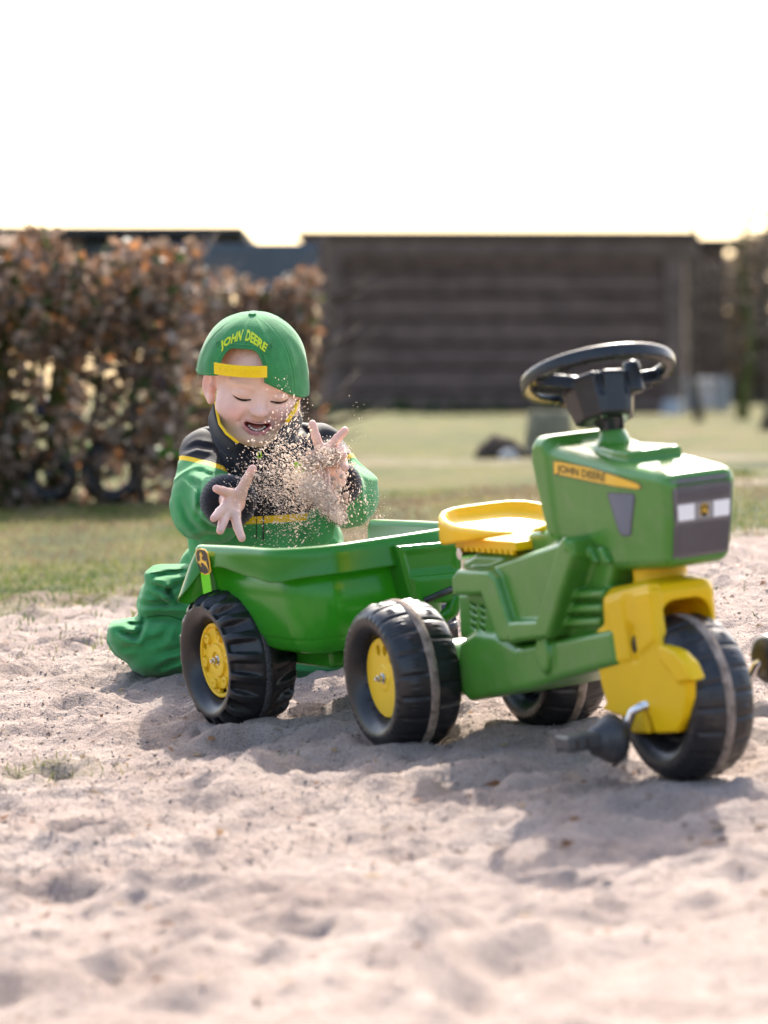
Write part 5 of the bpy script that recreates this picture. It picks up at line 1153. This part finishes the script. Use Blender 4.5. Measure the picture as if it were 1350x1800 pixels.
def on_j(px, py, lift=.001):
    r_ = ray(px, py); r_ = r_/np.linalg.norm(r_); hit = JB.ray_cast(Vector(C0), Vector(r_))[0]; return np.array(hit)-r_*lift if hit else at(px, py, 7.0)
b = MB(); b.tube([on_j(463, y_, .001) for y_ in range(800, 952, 6)], .0016, 6); b.tube([on_j(451, y_, .0003) for y_ in range(906, 952, 6)], .0008, 5); o = b.build('zip', M['ink'], None); o.parent = jk
b = MB(); P = [on_j(456+3*math.cos(q), 800+6*math.sin(q), .005) for q in np.linspace(-2.2, 4., 14)]; b.tube(P, .0017, 6); o = b.build('zip_pull', M['lime'], None); o.parent = jk
def patch(name, pts, m, lift):
    me = bpy.data.meshes.new(name); bm = bmesh.new(); f = bm.faces.new([bm.verts.new((x, y, 0)) for x, y in pts]); bmesh.ops.triangulate(bm, faces=[f])
    for k in range(2): bmesh.ops.subdivide_edges(bm, edges=bm.edges, cuts=1); bmesh.ops.triangulate(bm, faces=bm.faces)
    for v in bm.verts: v.co = Vector(on_j(v.co.x, v.co.y, lift))
    bmesh.ops.recalc_face_normals(bm, faces=bm.faces); bm.to_mesh(me); bm.free(); o = link(name, me, None, [m]); o.parent = jk; return o
patch('lime_print', [(517, 812), (533, 811), (538, 826), (536, 842), (522, 842), (519, 828)], M['lime'], .0015)
# loose front panel of the jacket, hanging open to the right
G, lo, h = grid(at(535, 960, 7.0)-np.array([.02, .05, .02]), at(600, 885, 7.0)+np.array([.02, .05, .02]), .003)
D = ell(G, at(563, 925, 7.0), (.027, .016, .036), Ry(-.25))+folds(G, 91, (30, 30, 20), .006, 2); o = solid('front_flap', D, lo, h, [M['jgreen']], None); o.parent = jk

# ------------------------------------------------------------------ padded trousers, kneeling
lo_, hi_ = at(180, 1205, 7.1)-np.array([.03, .22, .03]), at(640, 965, 7.1)+np.array([.03, .16, .03])
G, lo, h = grid(lo_-np.array([0, .12, 0]), hi_, .0042)
D = ell(G, at(440, 1010, 7.16), (.13, .09, .085))
def pillow(pts, yc, w, T, k=0.):
    """a stuffed fabric form: outline in the vertical plane at distance yc, rounded to thickness 2T"""
    d2 = poly2(G[0][:, 0, :], G[2][0, 0, :][None, :], [tuple(at(x, y, yc)[[0, 2]]) for x, y in pts])[:, None, :]
    return (np.sqrt(np.maximum(d2+w, 0)**2+((G[1]-yc)*(w/T))**2)-w)*1.
upp = pillow([(256, 1006), (270, 997), (300, 995), (345, 992), (420, 985), (470, 1000), (470, 1095), (330, 1100), (262, 1094), (246, 1078), (243, 1062), (251, 1036), (260, 1024)], 7.06, .034, .075)
low = pillow([(193, 1101), (200, 1094), (222, 1091), (248, 1088), (290, 1078), (345, 1084), (440, 1090), (440, 1185), (330, 1190), (283, 1194), (254, 1191), (236, 1179), (228, 1163), (206, 1147), (192, 1126)], 7.05, .036, .085)
D = smin(D, upp, .02); D = smin(D, low, .005)
rg = cap(G, at(480, 1050, 7.16), at(560, 1120, 7.0), .08, .050); rg = smin(rg, cap(G, at(575, 1152, 6.90), at(500, 1152, 6.95), .043, .046), .02); D = smin(D, rg, .02)
D = D+fold_lines(G, 7.0, [([(262, 1016), (290, 1010), (340, 1005)], .005, .0035), ([(266, 1027), (296, 1038), (310, 1056), (330, 1059)], .007, .0045), ([(332, 1022), (310, 1028), (297, 1040), (302, 1052)], .006, .004), ([(242, 1064), (280, 1060), (334, 1064)], .007, .0045), ([(262, 1046), (284, 1052), (296, 1060)], .004, .004),
    ([(206, 1108), (243, 1119), (253, 1092)], .009, .0045), ([(222, 1099), (250, 1096)], .005, .003), ([(280, 1174), (300, 1163), (326, 1155)], .006, .0045), ([(258, 1128), (284, 1120), (300, 1102)], .004, .006), ([(214, 1140), (238, 1134)], .004, .005), ([(292, 1146), (326, 1138)], .003, .006), ([(320, 1098), (312, 1120), (318, 1140)], .003, .005), ([(540, 1150), (575, 1158), (604, 1154)], .004, .005)], 7.09)
D = D+folds(G, 101, (9, 9, 15), .008, 2)+creases(G, 103, (7, 7, 13), .004, .15)
gq = G[2]-(.0) ; V, Q = nets(np.asarray(D), lo, h); V = V.copy()
gzv = np.array([gz(a, b_) for a, b_ in V[:, :2]]); V[:, 2] = np.maximum(V[:, 2], gzv-.006)
tz = fast_mesh('trousers', V, Q, None, [M['tgreen']]); keepk(tz)
TB = BVHTree.FromPolygons([Vector(v) for v in V], [tuple(int(i) for i in q) for q in Q])
def on_t(px, py, lift=.001):
    r_ = ray(px, py); r_ = r_/np.linalg.norm(r_); hit = TB.ray_cast(Vector(C0), Vector(r_))[0]; return np.array(hit)-r_*lift if hit else None
for nm, pts in (('leg_seam', [(258, 1086), (262, 1084), (280, 1082), (300, 1083), (320, 1090), (334, 1098)]), ('hem_seam', [(264, 1008), (280, 1005), (300, 1003), (322, 1000)])):
    xs = np.linspace(pts[0][0], pts[-1][0], 40); P = [q for q in (on_t(x_, np.interp(x_, [p[0] for p in pts], [p[1] for p in pts]), .0006) for x_ in xs) if q is not None]
    if len(P) > 2: b = MB(); b.tube(P, .0009, 5); o = b.build(nm, M['seam'], None); o.parent = tz

# ------------------------------------------------------------------ sand in the air
bmi = bmesh.new(); bmesh.ops.create_icosphere(bmi, subdivisions=1, radius=1); IV = np.array([v.co[:] for v in bmi.verts]); IF = np.array([[v.index for v in f.verts] for f in bmi.faces]); bmi.free()
OV = np.array([(1, 0, 0), (-1, 0, 0), (0, 1, 0), (0, -1, 0), (0, 0, 1), (0, 0, -1.)]); OF = np.array([(0, 2, 4), (2, 1, 4), (1, 3, 4), (3, 0, 4), (2, 0, 5), (1, 2, 5), (3, 1, 5), (0, 3, 5)])
GP = []                                                                # px, py, distance, radius, stretch, direction
def g(n, f):
    for _ in range(n): GP.append(f())
N_ = RS.normal; U_ = RS.uniform
def sz(): return float(np.clip(RS.lognormal(-7.48, .45), .0003, .0022))
def streak(a, b, s, d, n, m=1.):
    a, b = np.array(a, float), np.array(b, float)
    def f():
        t = U_(0, 1); p = a+(b-a)*t; ss = s[0]+(s[1]-s[0])*t; return (p[0]+N_()*ss, p[1]+N_()*ss*.85, d+N_()*.035, sz()*m, U_(1, 2.6), (b-a))
    g(n, f)
streak((545, 845), (600, 915), (17, 5), 6.74, 6500)                     # the dense throw
streak((530, 838), (585, 880), (13, 12), 6.75, 4000)
streak((470, 800), (548, 850), (26, 22), 6.72, 2300)
streak((440, 845), (540, 885), (26, 22), 6.72, 2500, .85)
streak((480, 930), (560, 895), (30, 16), 6.74, 1100, .8)
streak((528, 715), (485, 800), (9, 24), 6.68, 300, 1.1)
streak((492, 672), (508, 735), (15, 12), 6.64, 110, .95)
streak((560, 800), (600, 800), (14, 12), 6.72, 900)
streak((600, 800), (608, 905), (7, 10), 6.76, 420)
streak((630, 830), (655, 940), (12, 22), 6.78, 330, .8)
streak((640, 900), (690, 960), (20, 24), 6.78, 160, .7)
streak((630, 690), (640, 760), (14, 10), 6.7, 14, .8)
streak((560, 800), (490, 770), (16, 20), 6.7, 260)
V = []; Fq = []; T = []; off = 0
for px, py, d, r_, st_, dr in GP:
    c = at(px, py, d); dd = np.array([dr[0], 0, -dr[1]], float)+RS.normal(size=3)*20; dd /= np.linalg.norm(dd)+1e-9; SV, SF = (IV, IF) if r_ > .0011 and RS.rand() < .5 else (OV, OF); v = SV*r_*RS.uniform(.75, 1.25, 3); v = v+np.outer(v@dd, dd)*(st_-1); V.append(v+c); Fq.append(SF+off); off += len(SV)
    T += [np.array((.88, .77, .67))*RS.uniform(.75, 1.2)]*len(SV)
# lumps still on the palm and in the throw
for px, py, d, r_ in [(566+N_()*15, 806+N_()*9, 6.76+N_()*.012, U_(.003, .0075)) for _ in range(70)]+[(545+N_()*9, 812+N_()*6, 6.74, U_(.003, .007)) for _ in range(22)]+[(590+N_()*10, 890+N_()*10, 6.73, U_(.002, .005)) for _ in range(34)]+[(600+N_()*6, 905+N_()*5, 6.73, U_(.003, .006)) for _ in range(12)]+[(560+N_()*16, 862+N_()*12, 6.74, U_(.002, .0045)) for _ in range(50)]:
    c = at(px, py, d); v = IV*r_*(1+.5*fbm(IV*2.2+c*50, 2, 3))[:, None]; V.append(v*RS.uniform(.7, 1.2, 3)+c); Fq.append(IF+off); off += len(IV); T += [np.array((.62, .50, .42))*RS.uniform(.8, 1.2)]*len(IV)
o = fast_mesh('flying_sand', np.concatenate(V), np.concatenate(Fq), None, [M['grain']], False); vcol(o, np.array(T)); tag(o, 'burst of dry sand grains and lumps flying between the hands of the child', 'flying sand', kind='stuff')
